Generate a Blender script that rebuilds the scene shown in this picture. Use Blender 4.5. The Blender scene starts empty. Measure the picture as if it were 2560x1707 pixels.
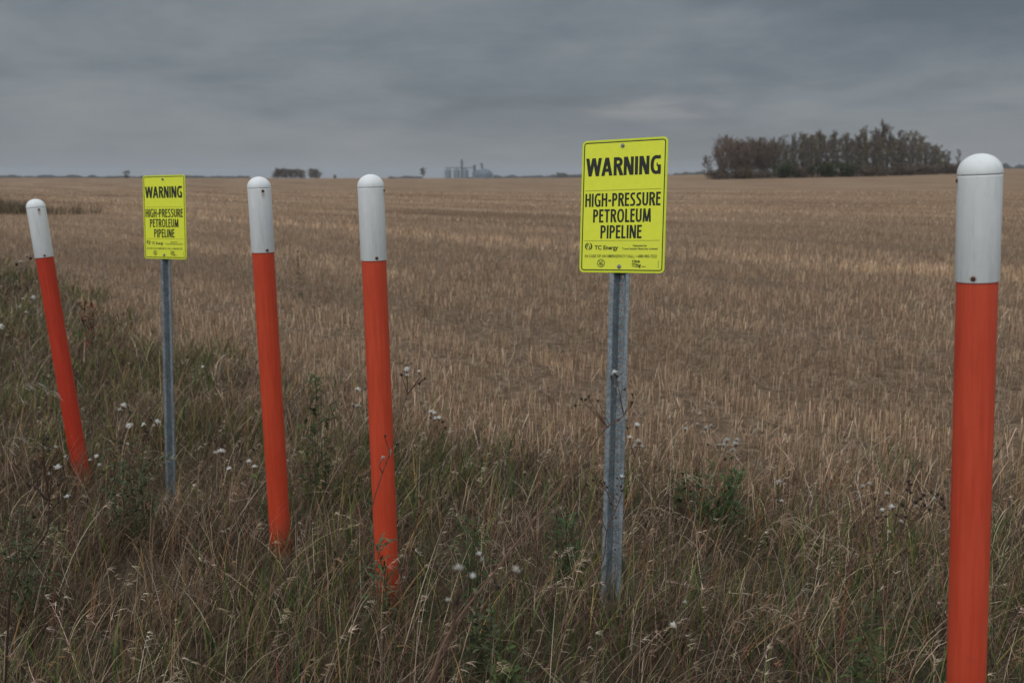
import bpy, bmesh, math, random
import numpy as np
from mathutils import Vector, Matrix, Euler

sc = bpy.context.scene
COL = sc.collection
rad = math.radians

# ------------------------------------------------------------------ camera
F_PX, CX, CY, CAM_H = 2489.0, 1280.0, 853.5, 1.62
PITCH = math.atan((853.5 - 444.0) / F_PX)
cam_d = bpy.data.cameras.new('camera')
cam_d.sensor_width = 36.0
cam_d.lens = 35.0
cam_d.clip_start = 0.05
cam_d.clip_end = 20000
cam_d.dof.use_dof = True
cam_d.dof.focus_distance = 3.35
cam_d.dof.aperture_fstop = 4.5
cam = bpy.data.objects.new('camera', cam_d)
COL.objects.link(cam)
cam.location = (0, 0, CAM_H)
cam.rotation_euler = (rad(90) - PITCH, 0, 0)
sc.camera = cam

# ------------------------------------------------------------------ render look
sc.view_settings.view_transform = 'Standard'
sc.view_settings.look = 'None'
sc.view_settings.exposure = 0.0
sc.view_settings.gamma = 1.0
sc.cycles.max_bounces = 6
sc.cycles.diffuse_bounces = 3
sc.cycles.glossy_bounces = 2
sc.cycles.transmission_bounces = 2
sc.cycles.transparent_max_bounces = 4
sc.cycles.volume_bounces = 0
sc.cycles.use_denoising = True

# ------------------------------------------------------------------ world: overcast sky
SUN_EL, SUN_AZ = rad(42), rad(205)        # behind the camera and to the left
world = bpy.data.worlds.new('World')
sc.world = world
world.use_nodes = True


class NT:
    """small helper for node trees"""
    def __init__(self, tree):
        self.t = tree
        self.n = tree.nodes
        self.l = tree.links

    def node(self, kind, **kw):
        nd = self.n.new(kind)
        for k, v in kw.items():
            setattr(nd, k, v)
        return nd

    def put(self, sock, v):
        if hasattr(v, 'is_output') or isinstance(v, bpy.types.NodeSocket):
            self.l.new(v, sock)
        else:
            sock.default_value = v

    def math(self, op, a, b=0.0, c=None, clamp=False):
        m = self.node('ShaderNodeMath', operation=op, use_clamp=clamp)
        self.put(m.inputs[0], a)
        self.put(m.inputs[1], b)
        if c is not None:
            self.put(m.inputs[2], c)
        return m.outputs[0]

    def vmath(self, op, a, b=(0, 0, 0), out=0):
        m = self.node('ShaderNodeVectorMath', operation=op)
        self.put(m.inputs[0], a)
        self.put(m.inputs[1], b)
        return m.outputs[out]

    def noise(self, vec, scale, detail=4, rough=0.55, dist=0.0):
        m = self.node('ShaderNodeTexNoise')
        self.put(m.inputs['Vector'], vec)
        m.inputs['Scale'].default_value = scale
        m.inputs['Detail'].default_value = detail
        m.inputs['Roughness'].default_value = rough
        m.inputs['Distortion'].default_value = dist
        return m.outputs['Fac']

    def ramp(self, fac, stops, interp='LINEAR'):
        m = self.node('ShaderNodeValToRGB')
        m.color_ramp.interpolation = interp
        el = m.color_ramp.elements
        while len(el) < len(stops):
            el.new(0.5)
        for e, (p, c) in zip(el, stops):
            e.position = p
            e.color = (c[0], c[1], c[2], 1) if hasattr(c, '__len__') else (c, c, c, 1)
        self.put(m.inputs[0], fac)
        return m.outputs[0]

    def mix(self, fac, a, b, mode='MIX'):
        m = self.node('ShaderNodeMix', data_type='RGBA', blend_type=mode)
        self.put(m.inputs[0], fac)
        for s, v in ((m.inputs[6], a), (m.inputs[7], b)):
            self.put(s, v if not isinstance(v, tuple) else (v[0], v[1], v[2], 1))
        return m.outputs[2]

    def maprange(self, v, a, b, c=0.0, d=1.0, smooth=True):
        m = self.node('ShaderNodeMapRange')
        if smooth:
            m.interpolation_type = 'SMOOTHSTEP'
        self.put(m.inputs[0], v)
        for i, x in zip((1, 2, 3, 4), (a, b, c, d)):
            m.inputs[i].default_value = x
        return m.outputs[0]


def build_world():
    w = NT(world.node_tree)
    w.n.clear()
    out = w.node('ShaderNodeOutputWorld')
    bg = w.node('ShaderNodeBackground')
    w.l.new(bg.outputs[0], out.inputs[0])
    bg.inputs[1].default_value = 0.1
    sky = w.node('ShaderNodeTexSky', sky_type='NISHITA')
    sky.sun_disc = False
    sky.sun_elevation = SUN_EL
    sky.sun_rotation = SUN_AZ
    tc = w.node('ShaderNodeTexCoord').outputs['Generated']
    sep = w.node('ShaderNodeSeparateXYZ')
    w.l.new(tc, sep.inputs[0])
    x, y, z = sep.outputs
    zz = w.math('ADD', w.math('MAXIMUM', z, 0.0), 0.19)
    px = w.math('DIVIDE', x, zz)
    py = w.math('DIVIDE', y, zz)
    cv = w.node('ShaderNodeCombineXYZ')
    w.l.new(px, cv.inputs[0])
    w.l.new(py, cv.inputs[1])
    cv.inputs[2].default_value = 3.7
    P = cv.outputs[0]
    big = w.noise(w.vmath('MULTIPLY', P, (0.8, 0.80, 1)), 0.80, 3, 0.5, 0.5)
    mid = w.noise(w.vmath('ADD', w.vmath('MULTIPLY', P, (1.0, 1.0, 1)), (5.1, 2.3, 0)), 1.9, 6, 0.55, 0.5)
    fin = w.noise(w.vmath('MULTIPLY', P, (1.3, 1.5, 1)), 5.0, 5, 0.6, 0.3)
    c = w.math('ADD', w.math('MULTIPLY', big, 0.55), w.math('MULTIPLY', mid, 0.38))
    c = w.math('ADD', c, w.math('MULTIPLY', fin, 0.12))
    # darker cloud bank in the right part of the view, higher up
    bank = w.math('MULTIPLY', w.maprange(x, -0.15, 0.30), w.maprange(z, 0.03, 0.11))
    c = w.math('SUBTRACT', c, w.math('MULTIPLY', bank, 0.055))
    c = w.math('ADD', c, w.math('MULTIPLY', w.maprange(x, 0.10, -0.45), 0.030))
    topd = w.math('MULTIPLY', w.maprange(z, 0.11, 0.17), 0.035)
    c = w.math('SUBTRACT', c, topd)
    col = w.ramp(c, [(0.36, (1.15, 1.37, 1.60)), (0.46, (1.50, 1.74, 1.98)), (0.53, (1.88, 2.12, 2.34)),
                     (0.62, (2.30, 2.48, 2.64)), (0.74, (2.95, 2.95, 2.93))])
    # paler, faintly warm band low over the horizon
    low = w.maprange(z, -0.01, 0.10, 1.0, 0.0)
    hcol = w.mix(w.maprange(x, -0.3, 0.35), (2.55, 2.66, 2.78), (2.24, 2.26, 2.34))
    col = w.mix(w.math('MULTIPLY', low, 0.72), col, hcol)
    # a thinner, faintly warm break in the cloud low to the right of centre
    gx = w.math('DIVIDE', w.math('SUBTRACT', x, 0.145), 0.085)
    gz = w.math('DIVIDE', w.math('SUBTRACT', z, 0.066), 0.011)
    gg = w.math('ADD', w.math('MULTIPLY', gx, gx), w.math('MULTIPLY', gz, gz))
    gap = w.math('MULTIPLY', w.maprange(gg, 0.0, 1.6, 1.0, 0.0), w.maprange(mid, 0.40, 0.60, 0.15, 0.62))
    col = w.mix(gap, col, (3.05, 2.95, 2.95))
    # clouds thin out overhead and behind the viewer: brighter sky there
    up = w.math('ADD', w.maprange(z, 0.22, 0.70, 0.0, 1.0), 0.0)
    back = w.math('MULTIPLY', w.maprange(y, 0.30, -0.6, 0.0, 1.0), w.maprange(z, -0.02, 0.25))
    lft = w.math('MULTIPLY', w.maprange(x, -0.50, -0.95, 0.0, 1.0), w.maprange(z, -0.02, 0.25))
    gain = w.math('ADD', w.math('ADD', w.math('MULTIPLY', up, SKY_UP), w.math('MULTIPLY', back, SKY_BACK)),
                  w.math('MULTIPLY', lft, SKY_LEFT))
    gain = w.math('ADD', gain, 1.0)
    col = w.mix(w.maprange(z, 0.20, 0.45), col, w.mix(0.75, col, (2.25, 2.30, 2.34)))
    col = w.mix(1.0, col, gain, 'MULTIPLY')
    col = w.mix(0.04, col, sky.outputs[0])
    w.l.new(col, bg.inputs[0])


SKY_UP, SKY_BACK, SKY_LEFT = 2.45, 1.55, 0.8
build_world()

sun_d = bpy.data.lights.new('sun', 'SUN')
sun_d.energy = 0.72
sun_d.angle = rad(30)
sun_d.color = (1.0, 0.93, 0.84)
sun = bpy.data.objects.new('sun', sun_d)
COL.objects.link(sun)
# light travels from the sun (azimuth measured clockwise from +Y)
sd = Vector((math.sin(SUN_AZ) * math.cos(SUN_EL), math.cos(SUN_AZ) * math.cos(SUN_EL), math.sin(SUN_EL)))
sun.rotation_euler = (-sd).to_track_quat('-Z', 'Y').to_euler()
sun.location = (-5, -10, 12)


# ------------------------------------------------------------------ object helpers
def tag(o, label=None, cat=None, group=None, kind=None):
    if label: o['label'] = label
    if cat: o['category'] = cat
    if group: o['group'] = group
    if kind: o['kind'] = kind
    return o


def empty(name, loc=(0, 0, 0), rot=None):
    o = bpy.data.objects.new(name, None)
    o.empty_display_size = 0.1
    COL.objects.link(o)
    o.location = loc
    if rot is not None:
        o.rotation_euler = rot
    return o


def link_mesh(name, me, parent=None, mat=None):
    o = bpy.data.objects.new(name, me)
    COL.objects.link(o)
    if mat is not None:
        me.materials.append(mat)
    if parent is not None:
        o.parent = parent
    return o


def np_mesh(name, verts, quads=None, tris=None, cols=None, smooth=False):
    """fast mesh from numpy arrays"""
    me = bpy.data.meshes.new(name)
    verts = np.asarray(verts, np.float32).reshape(-1, 3)
    nq = 0 if quads is None else len(quads)
    nt = 0 if tris is None else len(tris)
    me.vertices.add(len(verts))
    me.vertices.foreach_set('co', verts.ravel())
    idx = []
    if nq: idx.append(np.asarray(quads, np.int32).ravel())
    if nt: idx.append(np.asarray(tris, np.int32).ravel())
    idx = np.concatenate(idx)
    me.loops.add(len(idx))
    me.loops.foreach_set('vertex_index', idx)
    st = np.concatenate([np.arange(nq) * 4, nq * 4 + np.arange(nt) * 3]).astype(np.int32)
    me.polygons.add(nq + nt)
    me.polygons.foreach_set('loop_start', st)
    if smooth:
        me.polygons.foreach_set('use_smooth', np.ones(nq + nt, bool))
    if cols is not None:
        a = me.attributes.new('tint', 'FLOAT_COLOR', 'POINT')
        cc = np.ones((len(verts), 4), np.float32)
        cc[:, :3] = cols
        a.data.foreach_set('color', cc.ravel())
    me.update()
    me.validate()
    return me


# ------------------------------------------------------------------ numpy noise and terrain
def _hash(ix, iy, seed):
    h = (ix.astype(np.int64) * 374761393 + iy.astype(np.int64) * 668265263 + seed * 982451653) & 0xFFFFFFFF
    h = ((h ^ (h >> 13)) * 1274126177) & 0xFFFFFFFF
    h = h ^ (h >> 16)
    return (h & 0xFFFF) / 65535.0


def vnoise(x, y, seed=0):
    x = np.asarray(x, float); y = np.asarray(y, float)
    ix, iy = np.floor(x), np.floor(y)
    fx, fy = x - ix, y - iy
    fx = fx * fx * (3 - 2 * fx); fy = fy * fy * (3 - 2 * fy)
    a = _hash(ix, iy, seed); b = _hash(ix + 1, iy, seed)
    c = _hash(ix, iy + 1, seed); d = _hash(ix + 1, iy + 1, seed)
    return (a * (1 - fx) + b * fx) * (1 - fy) + (c * (1 - fx) + d * fx) * fy


def fbm(x, y, seed=0, oct=3):
    v, a, t = 0, 1.0, 0
    for i in range(oct):
        v = v + a * vnoise(x * 2 ** i, y * 2 ** i, seed + i * 17)
        t += a
        a *= 0.5
    return v / t


def sstep(a, b, x):
    t = np.clip((x - a) / (b - a), 0, 1)
    return t * t * (3 - 2 * t)


T_KEYS = [-3, -0.5, -0.2, 0.0, 0.10, 0.18, 0.30, 0.45, 0.56, 3]
C_KEYS = [1.3, 1.45, 1.20, 1.10, 1.7, 2.75, 3.9, 4.95, 5.0, 5.0]


def terrain(x, y):
    x = np.asarray(x, float); y = np.asarray(y, float)
    r = np.hypot(x, y)
    t = np.where(y > 1, x / np.maximum(y, 1), np.sign(x) * 3)
    C = np.interp(t, T_KEYS, C_KEYS)
    q = sstep(80, 450, r) - 1.9 * sstep(470, 1100, r)
    h = C * q
    h = h + 0.05 * (fbm(x * 0.35, y * 0.35, 5, 2) - 0.5) * sstep(2, 5, r)
    h = h + 0.05 * (fbm(x * 1.1 + 7, y * 1.1, 15, 2) - 0.5) * sstep(3, 6, r) * (1 - sstep(30, 60, r))
    h = h + 0.5 * (fbm(x * 0.018, y * 0.018, 9, 2) - 0.5) * sstep(25, 120, r)
    h = h + 0.17 * np.exp(-(((x + 2.42) / 0.4) ** 2 + ((y - 4.9) / 0.4) ** 2))
    h = h + 0.13 * np.exp(-(((x - 0.33) / 0.5) ** 2 + ((y - 3.0) / 0.4) ** 2))
    h = h + 0.05 * (1 - sstep(4.5, 7.5, y)) * sstep(-1, 1, y)
    h = h - 0.24 * np.exp(-(((x + 1.85) / 0.55) ** 2 + ((y - 5.15) / 0.55) ** 2))
    return h


B_X = [-60, -20, -7.6, -4.2, -2.2, -0.6, 1.0, 2.2, 6, 30]
B_Y = [52, 30, 16.5, 10.6, 8.0, 6.4, 5.0, 4.75, 4.6, 4.4]


def verge_edge(x):
    return np.interp(x, B_X, B_Y)


def verge_mask(x, y):
    """1 on the grassy verge, 0 in the stubble"""
    e = verge_edge(x) + 1.3 * (fbm(x * 0.8, y * 0.8, 31, 2) - 0.5)
    return 1 - sstep(-0.55, 0.75, y - e)


ROW_DIR = np.array([-0.64, 0.768])         # direction the stubble rows run
ROW_NRM = np.array([0.768, 0.64])


def row_bands(x, y):
    """broad tonal bands along the rows: combine passes, wheel tracks, thin crop"""
    a = x * ROW_DIR[0] + y * ROW_DIR[1]
    b = x * ROW_NRM[0] + y * ROW_NRM[1]
    n = fbm(b * 0.22, a * 0.03, 71, 3)
    m = fbm(b * 0.9, a * 0.10, 72, 2)
    tr = np.exp(-((((b + 0.8 * fbm(a * 0.03, b * 0, 73, 1)) % 9.5) - 3.0) / 0.35) ** 2) + \
        np.exp(-((((b + 0.8 * fbm(a * 0.03, b * 0, 73, 1)) % 9.5) - 5.2) / 0.35) ** 2)
    return n, m, tr


# ------------------------------------------------------------------ materials
def new_mat(name):
    m = bpy.data.materials.new(name)
    m.use_nodes = True
    t = NT(m.node_tree)
    bsdf = t.n['Principled BSDF']
    return m, t, bsdf


def simple_mat(name, col, rough=0.6, metal=0.0, var=0.0, scale=20.0, spec=0.5, bump=0.0):
    m, t, b = new_mat(name)
    b.inputs['Roughness'].default_value = rough
    b.inputs['Metallic'].default_value = metal
    b.inputs['Specular IOR Level'].default_value = spec
    tc = t.node('ShaderNodeTexCoord').outputs['Object']
    n = t.noise(tc, scale, 5, 0.6)
    lo = tuple(c * (1 - var) for c in col)
    hi = tuple(min(1, c * (1 + var)) for c in col)
    t.l.new(t.ramp(n, [(0.3, lo), (0.7, hi)]), b.inputs['Base Color'])
    if bump:
        bp = t.node('ShaderNodeBump')
        bp.inputs['Strength'].default_value = bump
        bp.inputs['Distance'].default_value = 0.002
        t.l.new(n, bp.inputs['Height'])
        t.l.new(bp.outputs[0], b.inputs['Normal'])
    return m


def tint_mat(name, rough=0.75, spec=0.25, transl=0.0):
    """colour comes from the per-blade attribute 'tint'"""
    m, t, b = new_mat(name)
    at = t.node('ShaderNodeAttribute', attribute_name='tint')
    b.inputs['Roughness'].default_value = rough
    b.inputs['Specular IOR Level'].default_value = spec
    t.l.new(at.outputs['Color'], b.inputs['Base Color'])
    if transl > 0:
        tr = t.node('ShaderNodeBsdfTranslucent')
        t.l.new(at.outputs['Color'], tr.inputs['Color'])
        mx = t.node('ShaderNodeMixShader')
        mx.inputs[0].default_value = transl
        out = t.n['Material Output']
        t.l.new(b.outputs[0], mx.inputs[1])
        t.l.new(tr.outputs[0], mx.inputs[2])
        t.l.new(mx.outputs[0], out.inputs[0])
    return m


M_BLADE = tint_mat('dry_blade', 0.7, 0.3, 0.25)
M_STRAW = tint_mat('straw', 0.6, 0.35, 0.1)
M_PLANT = tint_mat('weed', 0.75, 0.2, 0.1)
M_TREE = tint_mat('tree_wood_and_leaf', 0.85, 0.15, 0.1)


def ground_material():
    m, t, b = new_mat('ground_soil_and_straw')
    b.inputs['Roughness'].default_value = 0.95
    b.inputs['Specular IOR Level'].default_value = 0.1
    geo = t.node('ShaderNodeNewGeometry').outputs['Position']
    at = t.node('ShaderNodeAttribute', attribute_name='tint').outputs['Color']
    sp = t.node('ShaderNodeSeparateColor')
    t.l.new(at, sp.inputs[0])
    mask, band, far = sp.outputs
    # position along / across the rows
    a = t.vmath('DOT_PRODUCT', geo, (ROW_DIR[0], ROW_DIR[1], 0), 1)
    c = t.vmath('DOT_PRODUCT', geo, (ROW_NRM[0], ROW_NRM[1], 0), 1)
    cb = t.node('ShaderNodeCombineXYZ')
    t.l.new(t.math('MULTIPLY', a, 0.16), cb.inputs[0])
    t.l.new(c, cb.inputs[1])
    n1 = t.noise(cb.outputs[0], 0.28, 6, 0.62)
    n2 = t.noise(cb.outputs[0], 1.3, 5, 0.6)
    nf = t.noise(geo, 9.0, 6, 0.7)
    nn = t.math('ADD', t.math('MULTIPLY', n1, 0.55), t.math('MULTIPLY', n2, 0.3))
    nn = t.math('ADD', nn, t.math('MULTIPLY', nf, 0.15))
    straw = t.ramp(nn, [(0.40, (0.135, 0.084, 0.050)), (0.47, (0.216, 0.143, 0.090)),
                        (0.53, (0.280, 0.196, 0.128)), (0.60, (0.365, 0.266, 0.182))])
    soil = t.ramp(nf, [(0.3, (0.07, 0.048, 0.032)), (0.5, (0.14, 0.098, 0.064)), (0.7, (0.27, 0.195, 0.13))])
    field = t.mix(far, soil, straw)
    verge = t.ramp(t.noise(geo, 30.0, 6, 0.7), [(0.3, (0.035, 0.030, 0.020)), (0.6, (0.09, 0.072, 0.05)),
                                               (0.8, (0.17, 0.135, 0.095))])
    t.l.new(t.mix(mask, field, verge), b.inputs['Base Color'])
    bp = t.node('ShaderNodeBump')
    bp.inputs['Strength'].default_value = 0.6
    bp.inputs['Distance'].default_value = 0.05
    t.l.new(nf, bp.inputs['Height'])
    t.l.new(bp.outputs[0], b.inputs['Normal'])
    return m


def build_ground():
    nr, na = 330, 420
    rr = np.concatenate([[0.0], np.geomspace(0.3, 6000, nr)])
    aa = np.linspace(0, 2 * np.pi, na, endpoint=False)
    R, A = np.meshgrid(rr[1:], aa, indexing='ij')
    X, Y = (R * np.sin(A)).ravel(), (R * np.cos(A)).ravel()
    X = np.concatenate([[0], X]); Y = np.concatenate([[0], Y])
    Z = terrain(X, Y)
    V = np.stack([X, Y, Z], 1)
    i = np.arange(nr - 1)[:, None] * na + 1
    j = np.arange(na)[None, :]
    j2 = (j + 1) % na
    q = np.stack([i + j, i + na + j, i + na + j2, i + j2], -1).reshape(-1, 4)[:, ::-1]
    jj = np.arange(na)
    tr = np.stack([np.zeros(na, int), 1 + jj, 1 + (jj + 1) % na], 1)[:, ::-1]
    cols = np.zeros((len(V), 3))
    cols[:, 0] = verge_mask(X, Y)
    cols[:, 1] = row_bands(X, Y)[0]
    cols[:, 2] = sstep(12, 60, np.hypot(X, Y))
    me = np_mesh('ground', V, q, tr, cols, smooth=True)
    o = link_mesh('ground', me, None, ground_material())
    tag(o, kind='structure')
    return o


build_ground()


# ------------------------------------------------------------------ grass and stubble as real blades
def strips(x, y, z, L, W, az, lean, bend, segs, tw, rng, power=1.0, taper=True, wob=0.0):
    """curved tapered strips; returns verts (n, k, 3) and quads"""
    n = len(x)
    k = segs
    P = np.zeros((n, k + 1, 3))
    P[:, 0] = np.stack([x, y, z], 1)
    for i in range(k):
        f = (i + 0.5) / k
        th = lean + bend * f ** power
        aw = az + (wob * rng.normal(0, 1, n) if wob else 0)
        d = np.stack([np.cos(aw) * np.sin(th), np.sin(aw) * np.sin(th), np.cos(th)], 1)
        P[:, i + 1] = P[:, i] + d * (L / k)[:, None]
    s = np.stack([-np.sin(az + tw), np.cos(az + tw), np.zeros(n)], 1)
    prof = np.ones(k + 1)
    if taper:
        prof = 1 - np.linspace(0, 1, k + 1) ** 1.8 * 0.92
    V = np.empty((n, k + 1, 2, 3))
    off = s[:, None, :] * (W[:, None] * prof[None, :] * 0.5)[:, :, None]
    V[:, :, 0] = P - off
    V[:, :, 1] = P + off
    base = (np.arange(n) * (k + 1) * 2)[:, None]
    i = np.arange(k)[None, :] * 2
    b = base + i
    Q = np.stack([b, b + 1, b + 3, b + 2], -1).reshape(-1, 4)
    return V.reshape(-1, 3), Q, P


def tint_rows(cols, k, grad=None):
    return np.repeat(cols, (k + 1) * 2, axis=0)


def pick(rng, n, pal, p, var=0.15):
    pal = np.array(pal)
    i = rng.choice(len(pal), n, p=np.array(p) / sum(p))
    c = pal[i] * (1 + rng.normal(0, var, (n, 1)))
    c = c * (1 + rng.normal(0, 0.04, (n, 3)))
    return np.clip(c, 0.01, 0.9)


def wedge_pts(rng, n_per_m2, y0, y1, margin=1.1, slope=0.56):
    """random points over the part of the ground a view from near the camera can take in"""
    area_x = 2 * (slope * y1 + margin)
    n = int(area_x * (y1 - y0) * n_per_m2)
    x = rng.uniform(-area_x / 2, area_x / 2, n)
    y = rng.uniform(y0, y1, n)
    ok = np.abs(x) < slope * y + margin
    return x[ok], y[ok]


class Bag:
    def __init__(self):
        self.v, self.q, self.c, self.n = [], [], [], 0

    def add(self, V, Q, C):
        self.v.append(V); self.q.append(Q + self.n); self.c.append(C)
        self.n += len(V)

    def mesh(self, name):
        return np_mesh(name, np.concatenate(self.v), np.concatenate(self.q), None, np.concatenate(self.c))


DENS = 1.0
POSTS_XY = [(-2.44, 5.15), (-0.98, 4.0), (-0.46, 3.5), (1.1, 2.2), (0.33, 3.15), (-1.86, 5.2)]


def near_posts(x, y, r):
    d = np.full(len(x), 9.0)
    for a, b in POSTS_XY:
        d = np.minimum(d, np.hypot(x - a, y - b))
    return d < r


def build_verge():
    rng = np.random.default_rng(11)
    bag = Bag()
    bands = [(1.7, 4.2, 1.0, 1.0), (4.2, 7.0, 0.8, 1.15), (7.0, 11.0, 0.42, 1.6), (11.0, 17.0, 0.22, 2.3),
             (17, 30, 0.07, 4.0)]

    def grow(dens, fn, seedmask=None):
        for (y0, y1, dm, wm) in bands:
            x, y = wedge_pts(rng, dens * dm * DENS, y0, y1)
            m = verge_mask(x, y)
            keep = rng.random(len(x)) < m
            x, y = x[keep], y[keep]
            if seedmask is not None:
                keep = rng.random(len(x)) < seedmask(x, y)
                x, y = x[keep], y[keep]
            if len(x):
                fn(x, y, terrain(x, y), wm)

    def lean_az(n, spread=0.9, mean=0.25):
        return rng.normal(mean, spread * 1.25, n) + np.where(rng.random(n) < 0.35, rng.uniform(0, 6.28, n), 0)

    edge = lambda x, y: np.exp(-np.abs(y - verge_edge(x)) / 0.9) * np.where(x < -2.5, 0.45, 1.0)
    tall = lambda x, y: 0.52 + 0.75 * fbm(x * 1.1, y * 1.1, 41, 2) - 0.18 * edge(x, y)
    green = lambda x, y: (1 - 0.75 * edge(x, y)) * np.clip((fbm(x * 1.5, y * 1.5, 43, 2) - 0.40) * 3.6, 0.08, 1) * \
        np.where(x < -1.2, 1.25, 1.0)
    patch = lambda x, y: 0.62 + 0.90 * fbm(x * 2.3, y * 2.3, 47, 3)
    hole = lambda x, y: np.clip(0.45 + (fbm(x * 4.2, y * 4.2, 53, 2) - 0.32) * 2.6, 0.18, 1)

    def thatch(x, y, z, wm):                 # matted old grass near the soil
        n = len(x)
        L = rng.uniform(0.09, 0.28, n)
        V, Q, _ = strips(x, y, z, L, rng.uniform(0.0020, 0.0042, n) * wm, lean_az(n, 1.2), rng.uniform(0.3, 1.15, n),
                         rng.uniform(-0.3, 1.7, n), 4, rng.uniform(-1, 1, n), rng, wob=0.30)
        C = pick(rng, n, [(0.195, 0.136, 0.090), (0.115, 0.076, 0.047), (0.05, 0.034, 0.022), (0.42, 0.335, 0.25)],
                 [4, 4, 3.5, 1.2], 0.28) * (patch(x, y) * (1 + 0.75 * edge(x, y)))[:, None]
        bag.add(V, Q, tint_rows(C * 0.84, 4))

    def upright(x, y, z, wm):                # dry standing blades
        n = len(x)
        h = tall(x, y)
        L = (0.07 + 0.30 * rng.random(n) ** 2.2) * h
        V, Q, _ = strips(x, y, z, L, rng.uniform(0.0018, 0.0042, n) * wm, lean_az(n, 0.8), np.abs(rng.normal(0.32, 0.25, n)),
                         rng.uniform(0.0, 2.0, n) ** 1.2, 6, rng.uniform(-1.2, 1.2, n), rng, 1.5, wob=0.12)
        C = pick(rng, n, [(0.36, 0.25, 0.155), (0.22, 0.142, 0.084), (0.58, 0.45, 0.32), (0.20, 0.108, 0.06), (0.15, 0.14, 0.055), (0.09, 0.06, 0.036)],
                 [4, 4, 1.8, 2, 1.2, 2.2], 0.26) * (patch(x, y) * (1 + 0.75 * edge(x, y)))[:, None]
        bag.add(V, Q, tint_rows(C * 0.86, 6))

    def greens(x, y, z, wm):
        n = len(x)
        L = rng.uniform(0.08, 0.30, n)
        V, Q, _ = strips(x, y, z, L, rng.uniform(0.0035, 0.0075, n) * wm, lean_az(n, 1.0), np.abs(rng.normal(0.3, 0.22, n)),
                         rng.uniform(0.0, 1.1, n), 5, rng.uniform(-1.2, 1.2, n), rng, 1.6)
        C = pick(rng, n, [(0.085, 0.125, 0.028), (0.050, 0.088, 0.024), (0.165, 0.185, 0.050), (0.066, 0.100, 0.045)],
                 [4, 4, 3, 2], 0.2)
        bag.add(V, Q, tint_rows(C, 5))

    def wands(x, y, z, wm):                  # long thin pale culms
        n = len(x)
        L = rng.uniform(0.25, 0.50, n) * tall(x, y)
        V, Q, pts = strips(x, y, z, L, rng.uniform(0.0016, 0.0030, n) * wm, lean_az(n, 0.7, 0.15), np.abs(rng.normal(0.45, 0.28, n)),
                         rng.uniform(0.1, 0.9, n), 6, rng.uniform(-1, 1, n), rng, 2.0)
        C = pick(rng, n, [(0.62, 0.51, 0.39), (0.46, 0.35, 0.24), (0.34, 0.19, 0.10)], [3, 4, 1.6], 0.15)
        bag.add(V, Q, tint_rows(C, 6))
        for k in range(9):                   # loose drooping seed head on each culm
            f = rng.random((n, 1))
            b = pts[:, -1] * f + pts[:, -2] * (1 - f) if k > 3 else pts[:, -1]
            V, Q, _ = strips(b[:, 0], b[:, 1], b[:, 2], rng.uniform(0.012, 0.034, n), rng.uniform(0.0018, 0.0032, n) * wm,
                             rng.normal(0.2, 0.5, n), rng.uniform(0.9, 1.8, n), rng.uniform(0.3, 1.0, n), 2, rng.uniform(-1, 1, n), rng)
            bag.add(V, Q, tint_rows(C * 1.05, 2))

    def russet(x, y, z, wm):
        n = len(x)
        L = rng.uniform(0.12, 0.34, n)
        V, Q, _ = strips(x, y, z, L, rng.uniform(0.0025, 0.005, n) * wm, lean_az(n, 1.0), np.abs(rng.normal(0.35, 0.2, n)),
                         rng.uniform(0.0, 0.9, n), 5, rng.uniform(-1, 1, n), rng, 1.5)
        C = pick(rng, n, [(0.36, 0.19, 0.07), (0.26, 0.085, 0.045), (0.40, 0.27, 0.10)], [3, 2, 2], 0.2)
        bag.add(V, Q, tint_rows(C, 5))

    grow(2500, thatch, hole)
    grow(1500, upright, hole)
    grow(620, greens, green)
    grow(44, wands)
    grow(46, russet)
    o = link_mesh('verge_grass', bag.mesh('verge_grass'), None, M_BLADE)
    tag(o, 'tangled dry brown and green grass of the roadside verge', 'grass', kind='stuff')


def swath(a, b):
    """paler chaff lines the combine left along the rows"""
    p = (b + 0.6 * vnoise(a * 0.05, b * 0.02, 91)) % 7.0
    return np.exp(-((p - 2.2) / 0.55) ** 2) * (0.45 + 0.8 * vnoise(a * 0.15, b * 0.5, 92)) - \
        0.75 * np.exp(-((p - 4.6) / 0.22) ** 2) * vnoise(a * 0.2, b * 0.5, 93)


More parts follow.
